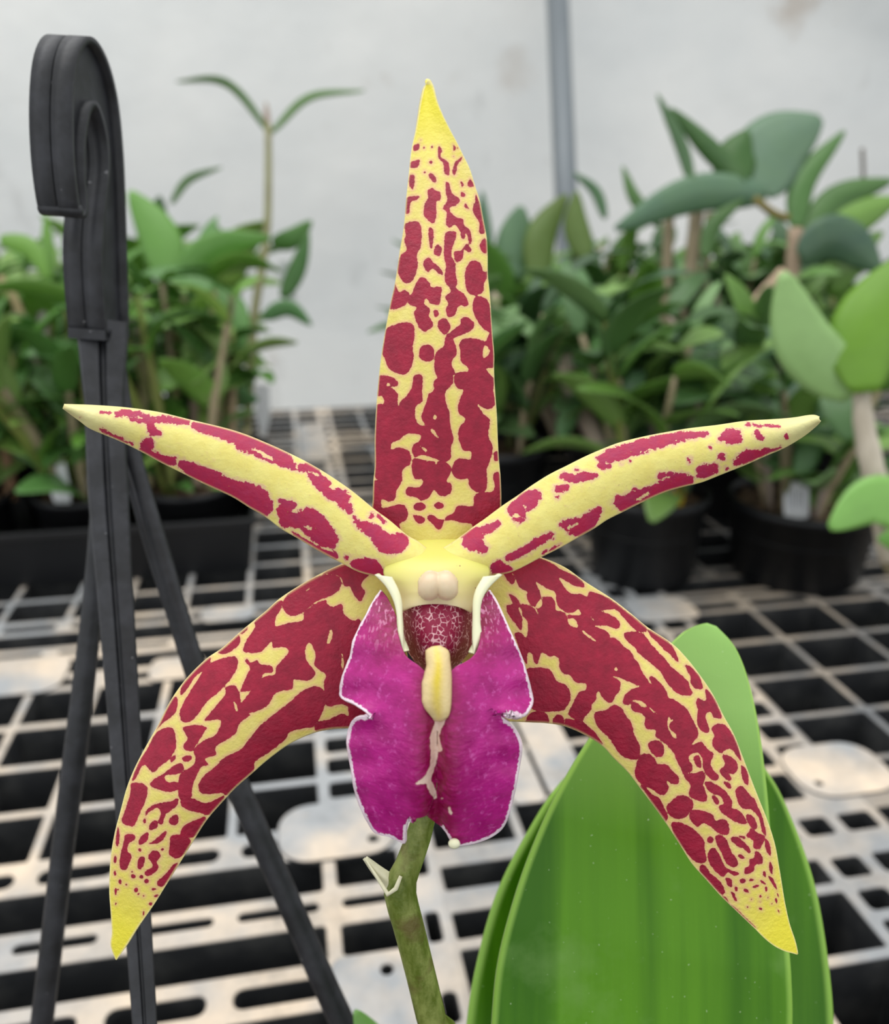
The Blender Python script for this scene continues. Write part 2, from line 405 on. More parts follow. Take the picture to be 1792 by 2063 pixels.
def vcells(lo, hi, right):
    """(v0, v1, kind) hole rows between two seams"""
    s, e = lo, hi; L = []
    sc = (e-s)/27.2
    if right == 2 and abs(lo-30.35) < .1:
        rows = [(30.9-.0, 32.6, 'n'), (33.7, 36.3, 'b'), (36.6, 41.0, 'b'), (41.3, 45.55, 'b'), (45.9, 50.4, 'b'), (50.8, 55.5, 'b'), (55.9, 57.2, 's')]
        return rows
    if right == 2 and abs(hi-30.35) < .1:
        return [(4.9, 9.4, 'b'), (9.8, 14.4, 'b'), (14.8, 19.2, 'b'), (19.6, 23.85, 'b'), (24.2, 27.6, 'b'), (28.0, 29.7, 'n')]
    for a, b, k in ((.42, 1.12, 's'), (1.6, 4.05, 'c'), (4.5, 5.6, 's'), (6.2, 9.85, 'b'), (10.2, 14.05, 'b'), (14.45, 18.3, 'b'), (18.75, 22.6, 'b'), (23.05, 24.2, 's'), (24.75, 26.9, 'c')):
        L.append((s+a*sc, s+b*sc, k))
    return L
cols = [(-102, [-97, -92, -87, -82, -77]), (-77, [-73.7, -69, -64, -59, -53.6]), (-53.6, [-48.6, -43.8, -39, -34.2, -28.6]), (-23.4+-5.2, [-23.4, -18.4, -18.4]),]
# longitudinal rib positions, panel by panel; the last two cells of a panel are the seam column
ucols = [[-79.0, -74.2, -69.4, -64.6, -59.8, -56.0, -54.6], [-54.6, -48.6, -43.8, -39.0, -34.2, -30.4, -28.9],
         [-28.9, -23.4, -18.4, -14.15, -9.5, -4.45, .35, 4.15, 5.55], [5.55, 10.3, 15.1, 19.8, 24.7, 27.0, 29.6],
         [29.6, 35.4, 41.5, 47.5, 53.0, 56.8, 58.2], [58.2, 63.2, 68.2, 73.2, 78.2, 82.0, 83.4], [83.4, 88.4, 93.4, 98.4, 103.4, 107, 108.5]]
for ci, us in enumerate(ucols):
    for vi in range(len(seams_v)-1):
        lo, hi = seams_v[vi], seams_v[vi+1]
        if lo < 10 and (ci < 1 or ci > 5): pass
        holes = []
        rw = 2 if ci in (3, 4) else 1
        for (v0, v1, k) in vcells(lo, hi, rw):
            if k == 'c':
                nn_ = 6 if ci == 2 else len(us)-3
                holes.append(rrect(us[0]+.25, us[nn_]-.2, v0, v1, .3))
            for j in range(len(us)-1):
                u0, u1 = us[j], us[j+1]
                seamcell = j >= len(us)-3 and ci != 2 or (ci == 2 and j >= 6)
                w = .16
                if k == 'c' and not seamcell: continue
                if k == 's':
                    if v1-v0 < .6 and not seamcell: v0_, v1_ = v0, v1
                    holes.append(rrect(u0+.45, u1-.45, v0, v1, .5)) if u1-u0 > 2 else None
                elif seamcell:
                    vm = (v0+v1)/2
                    if v1-v0 > 3.2 and u1-u0 > 1.3:
                        holes.append(rrect(u0+.3, u1-.25, v0+.15, vm-.2, .35)); holes.append(rrect(u0+.3, u1-.25, vm+.2, v1-.1, .35))
                    else: holes.append(rrect(u0+.28, u1-.25, v0+.15, v1-.1, .3))
                else: holes.append(rrect(u0+w, u1-w, v0, v1, .22))
        g = .05
        pn = curve_plate('grid_panel', [(us[0]+g, lo+g), (us[-1]-g, lo+g), (us[-1]-g, hi-g), (us[0]+g, hi-g)], holes, TH, .0011, M['bench'], 0)
        dst = (.8, .9, .95, .8, .5, .5, .5)[ci]; pn.color = (dst, dst, dst, 1)
# moulded corner plates with screw holes, proud of the ribs
def plate(u0, u1, v0, v1, r, hole=None):
    curve_plate('corner_plate', rrect(u0, u1, v0, v1, r, 6), [circ(*hole)] if hole else [], .004, .0009, M['bench'], .0015)
plate(-2.0, 4.0, 34.0, 38.1, 1.6, (2.75, 34.95, .36)); plate(.25, 4.0, 22.6, 27.9, .5, (2.5, 27.0, .36))
plate(-24.5, -16.6, 52.8, 57.6, 1.5); plate(-10.8, -7.4, 52.9, 55.8, .6)
plate(26.9, 32.6, 33.6, 38.0, 1.7, (27.9, 34.75, .3)); plate(25.6, 30.9, 54.8, 58.6, 1.0)
plate(10.6, 12.4, 36.2, 44.0, .4); plate(12.8, 15.2, 36.6, 44.3, .4)
plate(.9, 4.3, 103.5, 121, .5, (2.5, 117, .5)); plate(-8, -4, 61, 63.5, .8)
for (u, v) in ((-70, 8), (70, 8), (-70, 128), (90, 128), (8, 8), (8, 128)):
    link('bench_leg', box_mesh('leg', -.02, .02, -.02, .02, 0, -FLOOR-TH+.002), M['metal'], bench, BN(u, v, FLOOR)-bench_w)

# ------------------------------------------------------------------ pots, trays
def pot_mesh(r, h, taper=.82, rim=.006):
    return lathe('pot', [(r*taper*.2, .001), (r*taper, 0), (r*taper+.002, .004), (r*.965, h-rim*1.6), (r, h-rim*1.6), (r+.0015, h-rim*.8), (r+.0008, h), (r-.002, h), (r*.95, h-.004), (r*.93, h*.6), (r*.8, .004), (0.0005, .004)], 36)
def mix_mesh(r, n=60, seed=1):
    rd = random.Random(seed); bm = bmesh.new()
    bmesh.ops.create_circle(bm, cap_ends=True, radius=r, segments=24)
    for k in range(n):
        a = rd.random()*2*PI; q = r*math.sqrt(rd.random())*.93; s = r*rd.uniform(.07, .16)
        g = bmesh.ops.create_cube(bm, size=s)
        M4 = Matrix.Translation((q*math.cos(a), q*math.sin(a), rd.uniform(0, s*.4)))@Matrix.Rotation(rd.random()*6, 4, Vector((rd.random(), rd.random(), rd.random()+.01)).normalized())@Matrix.Diagonal((1, .7, .45, 1))
        bmesh.ops.transform(bm, matrix=M4, verts=g['verts'])
    me = bpy.data.meshes.new('mix'); bm.to_mesh(me); bm.free(); return me
POTM = pot_mesh(.05, .085); MIXM = mix_mesh(.046)
SQM = None

# ------------------------------------------------------------------ background leaves and canes
def leaf_grid(pts, W, side, fold=.25, droop=0, n=14, m=6, power=.75, tipw=.04, th=.0009):
    """a leaf blade along pts with half width W; side = unit vector across"""
    c = resample(cat_rom([tuple(p) for p in pts], 6), n+1); V = []; Fc = []
    for i in range(n+1):
        t = i/n
        tn = Vector(c[min(i+1, n)]-c[max(i-1, 0)]).normalized(); sd = (side-tn*side.dot(tn)).normalized(); nr = sd.cross(tn).normalized()
        w = W*(max(0, math.sin(PI*min(1, (t*.94+.035))**power)))**.72
        for j in range(m+1):
            s = 2*j/m-1
            V.append(Vector(c[i])+sd*(s*w)+nr*(fold*w*(abs(s)**1.3)))
    for i in range(n):
        for j in range(m):
            a = i*(m+1)+j; Fc.append((a, a+1, a+m+2, a+m+1))
    me = mesh('leaf', V, Fc)
    return solid(me, th, 0)
LIB = []
for k in range(6):
    rd = random.Random(50+k); L = 1.0
    bend = rd.uniform(.12, .45); pts = [(0, 0, 0), (0, L*.35, bend*.22), (0, L*.7, bend*.1), (0, L, -bend*.35)]
    me = leaf_grid([Vector(p) for p in pts], [.16, .2, .24, .13, .28, .18][k], Vector((1, 0, 0)), fold=rd.uniform(.1, .4), n=10, m=4, th=.008)
    me.materials.append(M['leaf']); LIB.append(me)
GREENS = [srgb(72, 120, 40), srgb(96, 148, 56), srgb(52, 92, 42), srgb(110, 158, 70), srgb(60, 104, 56), srgb(84, 128, 36), srgb(46, 82, 48)]
TANS = [srgb(188, 172, 140), srgb(150, 140, 110), srgb(132, 140, 84), srgb(176, 160, 148), srgb(118, 134, 60)]
def lib_leaf(parent, base, d, length, width=1.0, col=None, rd=random):
    d = Vector(d).normalized(); o = bpy.data.objects.new('leaf', LIB[rd.randrange(6)]); COL.objects.link(o); o.parent = parent
    q = d.to_track_quat('Y', 'Z'); o.rotation_mode = 'QUATERNION'
    from mathutils import Quaternion
    o.rotation_quaternion = q @ Quaternion((0, 1, 0), rd.uniform(-.6, .6))
    o.scale = (length*width, length, length); o.location = Vector(base)-parent_world(parent)
    c = col or rd.choice(GREENS); k = rd.uniform(.8, 1.2); o.color = (c[0]*k, c[1]*k, c[2]*k, 1); return o
def hero_leaf(parent, b, mpt, tip, Z, wpx, col, fold=.2, roll=0.0, Zt=None):
    Zt = Zt or Z; p = [P(b[0], b[1], Z), P(mpt[0], mpt[1], (Z+Zt)/2), P(tip[0], tip[1], Zt)]
    ax = (p[2]-p[0]).normalized(); view = (p[1]-Vector((0, 0, CH))).normalized(); side = ax.cross(view).normalized()
    side = (side*math.cos(roll)+view*math.sin(roll)).normalized()
    me = leaf_grid(p, wpx/2/F*Z, side, fold=fold, n=16, m=6)
    o = link('leaf', me, M['leaf'], parent); o.color = col+(1,); return o
def cane(parent, pts, radii, col):
    c = resample(cat_rom([tuple(p) for p in pts], 5), 12); t = np.linspace(0, 1, len(radii)); r = np.interp(np.linspace(0, 1, 12), t, radii)
    rr = [r[i]*(1+.04*math.cos(i*PI)) for i in range(12)]
    o = link('cane', tube_mesh('cane', c, rr, 8), M['cane'], parent); o.color = col+(1,); return o
def potted(u, v, label, group, rd, r=.045, h=.08, z0=0, canes=5, height=.2, spread=.06, leafy=2, leaf=.10, pal=None, tan=None, name='potted_orchid', bare=.35):
    loc = BN(u, v, z0); t = empty(name, loc, label, 'potted plant', group)
    s = r/.05; p = bpy.data.objects.new('pot', POTM); COL.objects.link(p); p.parent = t; p.scale = (s, s, h/.085)
    if not POTM.materials: POTM.materials.append(M['pot'])
    mx = bpy.data.objects.new('potting_mix', MIXM); COL.objects.link(mx); mx.parent = t; mx.scale = (s, s, s); mx.location = (0, 0, h*.86); mx['kind'] = 'stuff'
    if not MIXM.materials: MIXM.materials.append(M['bark'])
    for k in range(canes):
        a = rd.random()*2*PI; b = loc+Vector((math.cos(a)*r*.5, math.sin(a)*r*.5, h*.84))
        hh = height*rd.uniform(.6, 1.05); lean = Vector((math.cos(a), math.sin(a), 0))*spread*rd.uniform(.3, 1.1)
        mid = b+lean*.35+Vector((0, 0, hh*.5)); top = b+lean+Vector((0, 0, hh))
        cr = rd.uniform(.0028, .0048); cane(t, [b, mid, top], [cr*.7, cr*1.2, cr*.6], rd.choice(tan or TANS))
        for q in range(leafy+rd.randint(0, 1)):
            f = 1-q*(1-bare)/max(1, leafy)*rd.uniform(.7, 1.1); f = max(bare, f)
            pos = b.lerp(mid, f*2) if f < .5 else mid.lerp(top, f*2-1)
            aa = rd.random()*2*PI; el = rd.uniform(.05, 1.1)
            lib_leaf(t, pos, (math.cos(aa)*math.cos(el), math.sin(aa)*math.cos(el), math.sin(el)), leaf*rd.uniform(.6, 1.1), rd.uniform(.75, 1.15), rd.choice(pal or GREENS), rd)
    return t

# left group: long black tray with seedlings
def tray(u0, u1, v0, v1, h, label):
    t = empty('seedling_tray', BN((u0+u1)/2, (v0+v1)/2, .001), label, 'tray')
    bm = bmesh.new(); w = .25
    def ring(du, z): return [bm.verts.new(BN(u, v, z)-t.location) for u, v in ((u0+du, v0+du), (u1-du, v0+du), (u1-du, v1-du), (u0+du, v1-du))]
    R = [ring(.9, .001), ring(.25, h-.006), ring(0, h-.006), ring(0, h), ring(.5, h), ring(1.15, .004)]
    for a, b in zip(R[:-1], R[1:]):
        for k in range(4): bm.faces.new((a[k], a[(k+1) % 4], b[(k+1) % 4], b[k]))
    bm.faces.new(R[0][::-1]); bm.faces.new(R[-1])
    bmesh.ops.bevel(bm, geom=[e for e in bm.edges], offset=.0006, segments=1, affect='EDGES')
    me = bpy.data.meshes.new('tray'); bm.to_mesh(me); bm.free()
    link('tray_body', me, M['pot'], t, Vector((0, 0, 0))); return t
tray(-58, -3.6, 69.6, 97, .052, 'long low black tray holding the potted seedlings at left')
rl = random.Random(11)
LP = []
PAL_L = [srgb(160, 196, 96), srgb(140, 176, 92), srgb(104, 156, 56), srgb(84, 138, 46), srgb(128, 178, 76), srgb(70, 118, 50), srgb(96, 148, 76)]
ORD = ['first', 'second', 'third', 'fourth', 'fifth', 'sixth', 'seventh', 'eighth']
for row, vv_, us_ in (('front', 76, (-50, -39.5, -29, -18.8, -9.6)), ('back', 88, (-45, -34, -23.5, -13))):
    for k, u in enumerate(us_):
        LP.append(potted(u, vv_, 'small leafy orchid, %s row of the left tray, %s from its right end' % (row, ORD[len(us_)-1-k]), 'leafy orchid seedlings in the left tray', rl, r=.042, h=.062, z0=.006, canes=12, height=.175, spread=.045, leafy=5, leaf=.075, pal=PAL_L, bare=.05, name='seedling_pot'))
for row, vv_, us_ in (('first', 104, (-45, -33, -21, -11)), ('second', 119, (-52, -38, -24))):
    for k, u in enumerate(us_):
        potted(u, vv_, 'leafy orchid in a black pot, %s row behind the left tray, %s from the right' % (row, ORD[len(us_)-1-k]), 'leafy orchids behind the left tray', rl, r=.045, h=.08, canes=10, height=.17, spread=.05, leafy=5, leaf=.08, pal=PAL_L, bare=.1)
# the tall forked plant
tall = empty('tall_orchid', BN(-5.5, 88, .006), 'tall thin orchid cane with two narrow leaves forking at its top', 'potted plant')
p = bpy.data.objects.new('pot', POTM); COL.objects.link(p); p.parent = tall; p.scale = (.6, .6, .75)
g1 = srgb(88, 128, 60)
Zt = .93
link('cane', tube_mesh('cane', resample(cat_rom([tuple(P(498, 860, Zt)), tuple(P(512, 640, Zt)), tuple(P(537, 480, Zt)), tuple(P(541, 330, Zt)), tuple(P(540, 250, Zt))], 5), 16), list(np.linspace(.0058, .0036, 16)), 8), M['cane'], tall).color = srgb(150, 150, 108)+(1,)
link('cane', tube_mesh('cane', [BN(-5.5, 88, .05), P(498, 860, Zt)], [.004, .0055], 8), M['cane'], tall).color = srgb(150, 140, 100)+(1,)
hero_leaf(tall, (540, 268), (455, 172), (356, 165), Zt, 26, g1, .5, .9); hero_leaf(tall, (543, 268), (620, 192), (735, 182), Zt, 24, g1, .5, .9)
hero_leaf(tall, (538, 262), (538, 235), (536, 205), Zt, 12, srgb(190, 160, 150), .5)
for args in (((341, 565), (318, 470), (262, 385), .80, 84, srgb(118, 172, 78)), ((352, 575), (425, 500), (545, 478), .80, 58, srgb(104, 158, 68)),
             ((375, 590), (455, 625), (485, 715), .79, 84, srgb(120, 172, 96)), ((345, 410), (380, 362), (447, 337), .9, 16, srgb(98, 132, 84)),
             ((300, 470), (318, 430), (322, 395), .9, 40, srgb(40, 84, 34)), ((300, 640), (340, 600), (350, 480), .82, 45, srgb(76, 134, 30)),
             ((548, 490), (590, 480), (628, 445), .95, 40, srgb(84, 136, 60)), ((570, 600), (600, 540), (622, 470), .95, 36, srgb(70, 120, 56)),
             ((530, 640), (580, 620), (628, 655), .9, 34, srgb(88, 140, 84)), ((420, 800), (470, 790), (520, 740), .82, 46, srgb(86, 128, 56)),
             ((390, 830), (440, 800), (520, 805), .82, 60, srgb(100, 150, 92)), ((0, 480), (60, 500), (95, 560), .74, 40, srgb(120, 170, 62)),
             ((95, 570), (96, 500), (92, 430), .78, 26, srgb(122, 172, 72)), ((0, 700), (30, 660), (75, 650), .74, 56, srgb(70, 128, 44)),
             ((120, 640), (150, 560), (130, 470), .8, 44, srgb(96, 150, 52)), ((270, 760), (330, 720), (380, 690), .78, 50, srgb(96, 146, 58))):
    hero_leaf(LP[3], *args)
for pts, w, c in (([(86, 590), (88, 760), (104, 990)], 22, srgb(176, 168, 162)), ([(0, 560), (28, 600), (50, 660)], 18, srgb(166, 152, 110)), ([(8, 800), (14, 900), (24, 1010)], 26, srgb(170, 132, 100)),
                  ([(290, 650), (292, 800), (300, 980)], 24, srgb(160, 152, 112)), ([(350, 640), (356, 780), (352, 960)], 18, srgb(136, 140, 84)), ([(395, 700), (392, 850), (400, 980)], 20, srgb(170, 150, 130)), ([(470, 720), (468, 850), (465, 980)], 18, srgb(170, 150, 118))):
    cane(LP[3 if pts[0][0] > 200 else 2], [P(x, y, .76) for x, y in pts], [w/2/F*.76]*3, c)

# right group
rr = random.Random(23)
PAL_R = [srgb(132, 172, 84), srgb(74, 114, 62), srgb(92, 134, 80), srgb(110, 156, 72), srgb(64, 98, 68), srgb(100, 142, 54), srgb(118, 156, 96)]
GR = 'leafy orchids in the crowd on the right'
potA = potted(29.6, 64.0, 'leafy orchid in a black round pot with a yellow tag, right of centre', None, rr, r=.051, h=.078, canes=9, height=.15, spread=.045, leafy=5, leaf=.085, pal=PAL_R, bare=.08)
potB = potted(43.0, 61.8, 'orchid in a wide black pot with a white tag, right foreground of the crowd', None, rr, r=.063, h=.070, canes=8, height=.11, spread=.05, leafy=5, leaf=.08, pal=PAL_R, bare=.02)
for row, vv_, us_ in (('second', 78, (20, 32, 45, 57)), ('third', 92, (25, 38, 51, 64)), ('fourth', 106, (21, 34, 47, 60, 72)), ('rearmost', 121, (28, 42, 56, 70))):
    for k, u in enumerate(us_):
        potted(u, vv_, 'leafy orchid in a black pot, %s row of the right crowd, %s from the left' % (row, ORD[k]), 'leafy orchids in the crowd on the right', rr, r=.047, h=.085, canes=10, height=.135+(.03 if u > 40 else 0), spread=.05, leafy=5, leaf=.085, pal=PAL_R, bare=.06)
big = empty('tall_orchid', BN(42, 84, .001), 'tall orchid with a broad round grey green leaf against the white wall at right', 'potted plant')
p = bpy.data.objects.new('pot', POTM); COL.objects.link(p); p.parent = big
Zb = .86
for args in (((1530, 392), (1560, 300), (1655, 238), Zb, 150, srgb(116, 146, 122), .15), ((1484, 372), (1482, 310), (1506, 262), Zb, 84, srgb(62, 108, 44), .3),
             ((1396, 375), (1372, 290), (1325, 190), Zb, 26, srgb(84, 118, 80), .3), ((1500, 372), (1420, 290), (1352, 218), Zb, 40, srgb(72, 112, 60), .35),
             ((1606, 462), (1622, 360), (1702, 264), Zb, 50, srgb(86, 132, 66), .35), ((1545, 392), (1400, 390), (1240, 462), Zb, 74, srgb(104, 138, 112), .3),
             ((1618, 490), (1690, 400), (1800, 362), Zb, 62, srgb(82, 124, 62), .3), ((1640, 500), (1720, 440), (1810, 400), Zb, 80, srgb(132, 176, 80), .3),
             ((1612, 520), (1690, 480), (1775, 545), .80, 92, srgb(78, 108, 90), .3), ((1085, 560), (1092, 470), (1142, 392), .95, 64, srgb(96, 120, 44), .3),
             ((1182, 520), (1160, 450), (1162, 385), .95, 52, srgb(104, 128, 56), .3), ((1040, 560), (1040, 480), (1050, 415), .97, 84, srgb(96, 132, 98), .2),
             ((985, 530), (976, 450), (972, 385), .97, 30, srgb(80, 118, 92), .3), ((1212, 800), (1245, 690), (1328, 612), .74, 96, srgb(112, 168, 92), .2),
             ((1150, 720), (1125, 640), (1100, 590), .85, 66, srgb(96, 146, 100), .2), ((1180, 700), (1140, 680), (1090, 640), .85, 50, srgb(80, 140, 30), .2),
             ((1230, 740), (1200, 660), (1170, 600), .8, 56, srgb(110, 152, 70), .2), ((1340, 810), (1400, 730), (1478, 745), .74, 74, srgb(90, 118, 92), .3),
             ((1480, 750), (1540, 690), (1640, 690), .72, 62, srgb(92, 126, 100), .3), ((1380, 840), (1440, 810), (1500, 760), .72, 80, srgb(52, 84, 56), .3),
             ((1260, 860), (1330, 800), (1385, 710), .74, 54, srgb(108, 152, 74), .2), ((1130, 880), (1150, 830), (1180, 770), .8, 40, srgb(110, 160, 100), .2),
             ((1560, 900), (1640, 820), (1720, 800), .68, 70, srgb(76, 112, 78), .3), ((1600, 960), (1570, 860), (1640, 740), .7, 60, srgb(62, 98, 70), .3),
             ((1610, 960), (1650, 880), (1700, 860), .66, 50, srgb(80, 120, 72), .3), ((1330, 455), (1280, 400), (1255, 335), .9, 26, srgb(96, 136, 76), .3),
             ((1220, 440), (1200, 385), (1155, 348), .95, 22, srgb(90, 128, 92), .3), ((1420, 520), (1440, 450), (1500, 400), .86, 34, srgb(70, 110, 50), .3)):
    hero_leaf(big, *args)
for pts, w, c, Z in (([(988, 578), (1060, 720), (1140, 900)], 36, srgb(206, 190, 166), .9), ([(1348, 440), (1343, 600), (1340, 760)], 22, srgb(142, 130, 104), .89), ([(1404, 430), (1388, 600), (1372, 780)], 30, srgb(150, 138, 112), .89),
                     ([(1432, 430), (1416, 600), (1405, 760)], 20, srgb(150, 138, 108), .90), ([(1508, 628), (1545, 585), (1580, 548)], 26, srgb(206, 178, 152), .8), ([(1604, 462), (1596, 560), (1584, 740)], 30, srgb(172, 150, 128), .83),
                     ([(1590, 440), (1560, 430), (1520, 400)], 16, srgb(130, 120, 60), .84), ([(1135, 720), (1160, 800), (1215, 910)], 38, srgb(214, 196, 176), .82), ([(1262, 800), (1268, 860), (1270, 930)], 26, srgb(186, 176, 150), .76),
                     ([(1120, 640), (1130, 760), (1150, 900)], 34, srgb(150, 134, 110), .88), ([(1738, 300), (1740, 350), (1738, 380)], 8, srgb(90, 84, 80), .9)):
    cane(big, [P(x, y, Z) for x, y in pts], [w/2/F*Z]*3, c)
# near plant at the right edge
nr_ = empty('edge_orchid', BN(37, 40, .001), 'orchid at the right edge with bright green leaves on a thick pale stalk', 'potted plant')
p = bpy.data.objects.new('pot', POTM); COL.objects.link(p); p.parent = nr_; p.location = BN(48.5, 44, .001)-nr_.location; p.scale = (.8, .8, .8)
Zn = .52
hero_leaf(nr_, (1722, 795), (1620, 690), (1578, 548), Zn, 118, srgb(168, 208, 132), .12)
hero_leaf(nr_, (1745, 790), (1745, 650), (1850, 500), .51, 128, srgb(122, 172, 44), .15)
hero_leaf(nr_, (1850, 1055), (1770, 1005), (1672, 1064), .50, 100, srgb(150, 208, 104), .1)
hero_leaf(nr_, (1850, 1120), (1830, 1090), (1770, 1085), .50, 60, srgb(120, 180, 80), .1)
cane(nr_, [P(1735, 780, Zn), P(1745, 880, Zn), P(1772, 1000, Zn), P(1800, 1130, Zn)], [.0052, .0072, .0078, .0085], srgb(206, 196, 178))
link('cane', tube_mesh('cane', [P(1800, 1130, Zn), BN(48.5, 44, .06)], [.0085, .006], 8), M['cane'], nr_).color = srgb(160, 150, 120)+(1,)

# plant tags
def tag_stake(px, py0, py1, wpx, Z, mat, label, lines=False, tilt=0):
    b = P(px, py1, Z); t = P(px+tilt, py0, Z); o = empty('plant_tag', b, label, 'plant tag')
    w = wpx/2/F*Z; h = (t-b).length
    bm = bmesh.new()
    pl = [(-w, 0), (w, 0), (w, h*.93), (w*.75, h), (-w*.75, h), (-w, h*.93)]
    tp = [(0, -.02)]
    f = bm.faces.new([bm.verts.new((x, 0, z)) for x, z in [(-w*.25, -.025), (w*.25, -.025)]+pl[1:]+[pl[0]]])
    r = bmesh.ops.extrude_face_region(bm, geom=[f]); bmesh.ops.translate(bm, vec=(0, .0008, 0), verts=[e for e in r['geom'] if isinstance(e, bmesh.types.BMVert)])
    me = bpy.data.meshes.new('tag'); bm.to_mesh(me); bm.free()
    q = link('tag_blade', me, mat, o, Vector((0, 0, 0)))
    if lines:
        bm = bmesh.new()
        for k in range(6):
            x = -w*.7+k*w*.25
            g = bmesh.ops.create_cube(bm, size=1); bmesh.ops.transform(bm, matrix=Matrix.Translation((x, -.0002, h*.5))@Matrix.Diagonal((w*.07, .0002, h*(.5+.2*((k*7) % 3-1)*.5), 1)), verts=g['verts'])
        me = bpy.data.meshes.new('print'); bm.to_mesh(me); bm.free(); link('faint_print', me, M['ink'], o, Vector((0, 0, 0)))
    o.rotation_euler = (math.radians(-12), math.asin(max(-1, min(1, (t.x-b.x)/h))), 0)
tag_stake(124, 915, 1000, 38, .7235, M['tag'], 'white plant tag in the left tray, nearest the left edge', False, -10)
tag_stake(168, 912, 985, 24, .77, M['tag'], 'smaller white plant tag just right of the left edge tag', False, -4)
tag_stake(530, 775, 836, 30, .98, M['tag'], 'pale plant tag behind the tall forked orchid', False)
tag_stake(583, 530, 592, 30, .98, M['tag'], 'white plant tag high among leaves beside the tall cane', False, -8)
tag_stake(1606, 970, 1040, 50, .70, M['tag'], 'white printed plant tag in the wide pot at right', True, -5)
tag_stake(1356, 975, 1013, 42, .71, M['ytag'], 'yellow plant tag in the round pot behind the right petal', False, 5)
tag_stake(1549, 785, 845, 22, .80, M['tag'], 'narrow pale plant tag above the wide pot at right', False, 6)

# ------------------------------------------------------------------ hanger with hook and three straps
HB = Vector((-.0822, .2035, .2800))
hang = empty('pot_hanger', HB, 'black plastic pot hanger with hook and thin straps at left', 'hanger')
W_, A_, U_ = Vector((.9970, -.0437, -.0646)), Vector((.0362, .9929, -.1129)), Vector((.0691, .1102, .9915))
prof = [(1.25, 0), (1.12, 1.0), (1.12, 2.0), (1.38, 3.0), (1.62, 3.8), (1.5, 4.5), (1.1, 4.95), (.7, 4.75), (.42, 4.1), (.36, 3.4), (.42, 2.75), (.25, 2.58), (.04, 2.75),
        (-.12, 3.6), (-.10, 4.6), (.12, 5.5), (.55, 6.05), (1.1, 6.2), (1.7, 5.92), (2.15, 5.25), (2.38, 4.2), (2.45, 3.0), (2.48, 1.5), (2.5, .05)]
def HP(a, y, w): return HB+(A_*(a-1.875)*.9966+U_*y*.983+W_*w*.939)*.01
pc = cat_rom(prof, 5); n = len(pc)
def ribbon(name, c2, w0, w1, th, closed=True, mat=None, parent=None):
    """band of thickness th following the side outline, from w0 to w1 across"""
    c2 = np.array(c2); n = len(c2); V = []; Fc = []
    for i in range(n):
        a = c2[(i-1) % n] if closed or i > 0 else c2[i]; b = c2[(i+1) % n] if closed or i < n-1 else c2[i]
        t = b-a; t = t/(np.linalg.norm(t)+1e-9); nm = np.array([t[1], -t[0]])
        q = c2[i]+nm*th; q0 = c2[i]-nm*th
        for (p, w) in ((q0, w0), (q0, w1), (q, w1), (q, w0)): V.append(HP(p[0], p[1], w))
    for i in range(n if closed else n-1):
        j = (i+1) % n
        for k in range(4): Fc.append((4*i+k, 4*i+(k+1) % 4, 4*j+(k+1) % 4, 4*j+k))
    if not closed: Fc += [(0, 1, 2, 3), (4*n-1, 4*n-2, 4*n-3, 4*n-4)]
    return mesh(name, V, Fc, True)
hook = empty('tmp', (0, 0, 0), None, None); bpy.data.objects.remove(hook)
outline = [tuple(p) for p in pc]
hw = .46
# web (narrower than the rims) filled between outline points
cu = bpy.data.curves.new('web', 'CURVE'); cu.dimensions = '2D'; cu.fill_mode = 'BOTH'; cu.extrude = .28
s = cu.splines.new('POLY'); s.points.add(len(outline)-1); s.use_cyclic_u = True
for p, q in zip(s.points, outline): p.co = (q[0], q[1], 0, 1)
o = bpy.data.objects.new('t', cu); COL.objects.link(o); dg = bpy.context.evaluated_depsgraph_get(); me = bpy.data.meshes.new_from_object(o.evaluated_get(dg))
COL.objects.unlink(o); bpy.data.objects.remove(o)
for v in me.vertices: v.co = HP(v.co.x, v.co.y, v.co.z)
hk = link('hook', me, M['hanger'], hang); hk['label'] = 'curved black hook with a mould seam'
def sub(name, me, mat, parent):
    o = link(name, me, mat, parent, Vector((0, 0, 0))); return o
sub('hook_rim', ribbon('rim', outline, -hw, -.018, .06), M['hanger'], hk); sub('hook_rim', ribbon('rim', outline, .018, hw, .068), M['hanger'], hk)
tipm = tube_mesh('tip', [HP(.12, 2.66, -.50), HP(.12, 2.66, -.45), HP(.12, 2.66, .45), HP(.12, 2.66, .50)], [.0006, .0013, .0013, .0006], 12)
sub('hook_tip', tipm, M['hanger'], hk)
sub('hook_foot', mesh('foot', [HP(a_, y_, w_) for y_ in (.12, -.12) for a_, w_ in ((1.15, -hw), (2.58, -hw), (2.58, hw), (1.15, hw))], [(0, 1, 2, 3), (7, 6, 5, 4), (0, 4, 5, 1), (1, 5, 6, 2), (2, 6, 7, 3), (3, 7, 4, 0)], False), M['hanger'], hk)
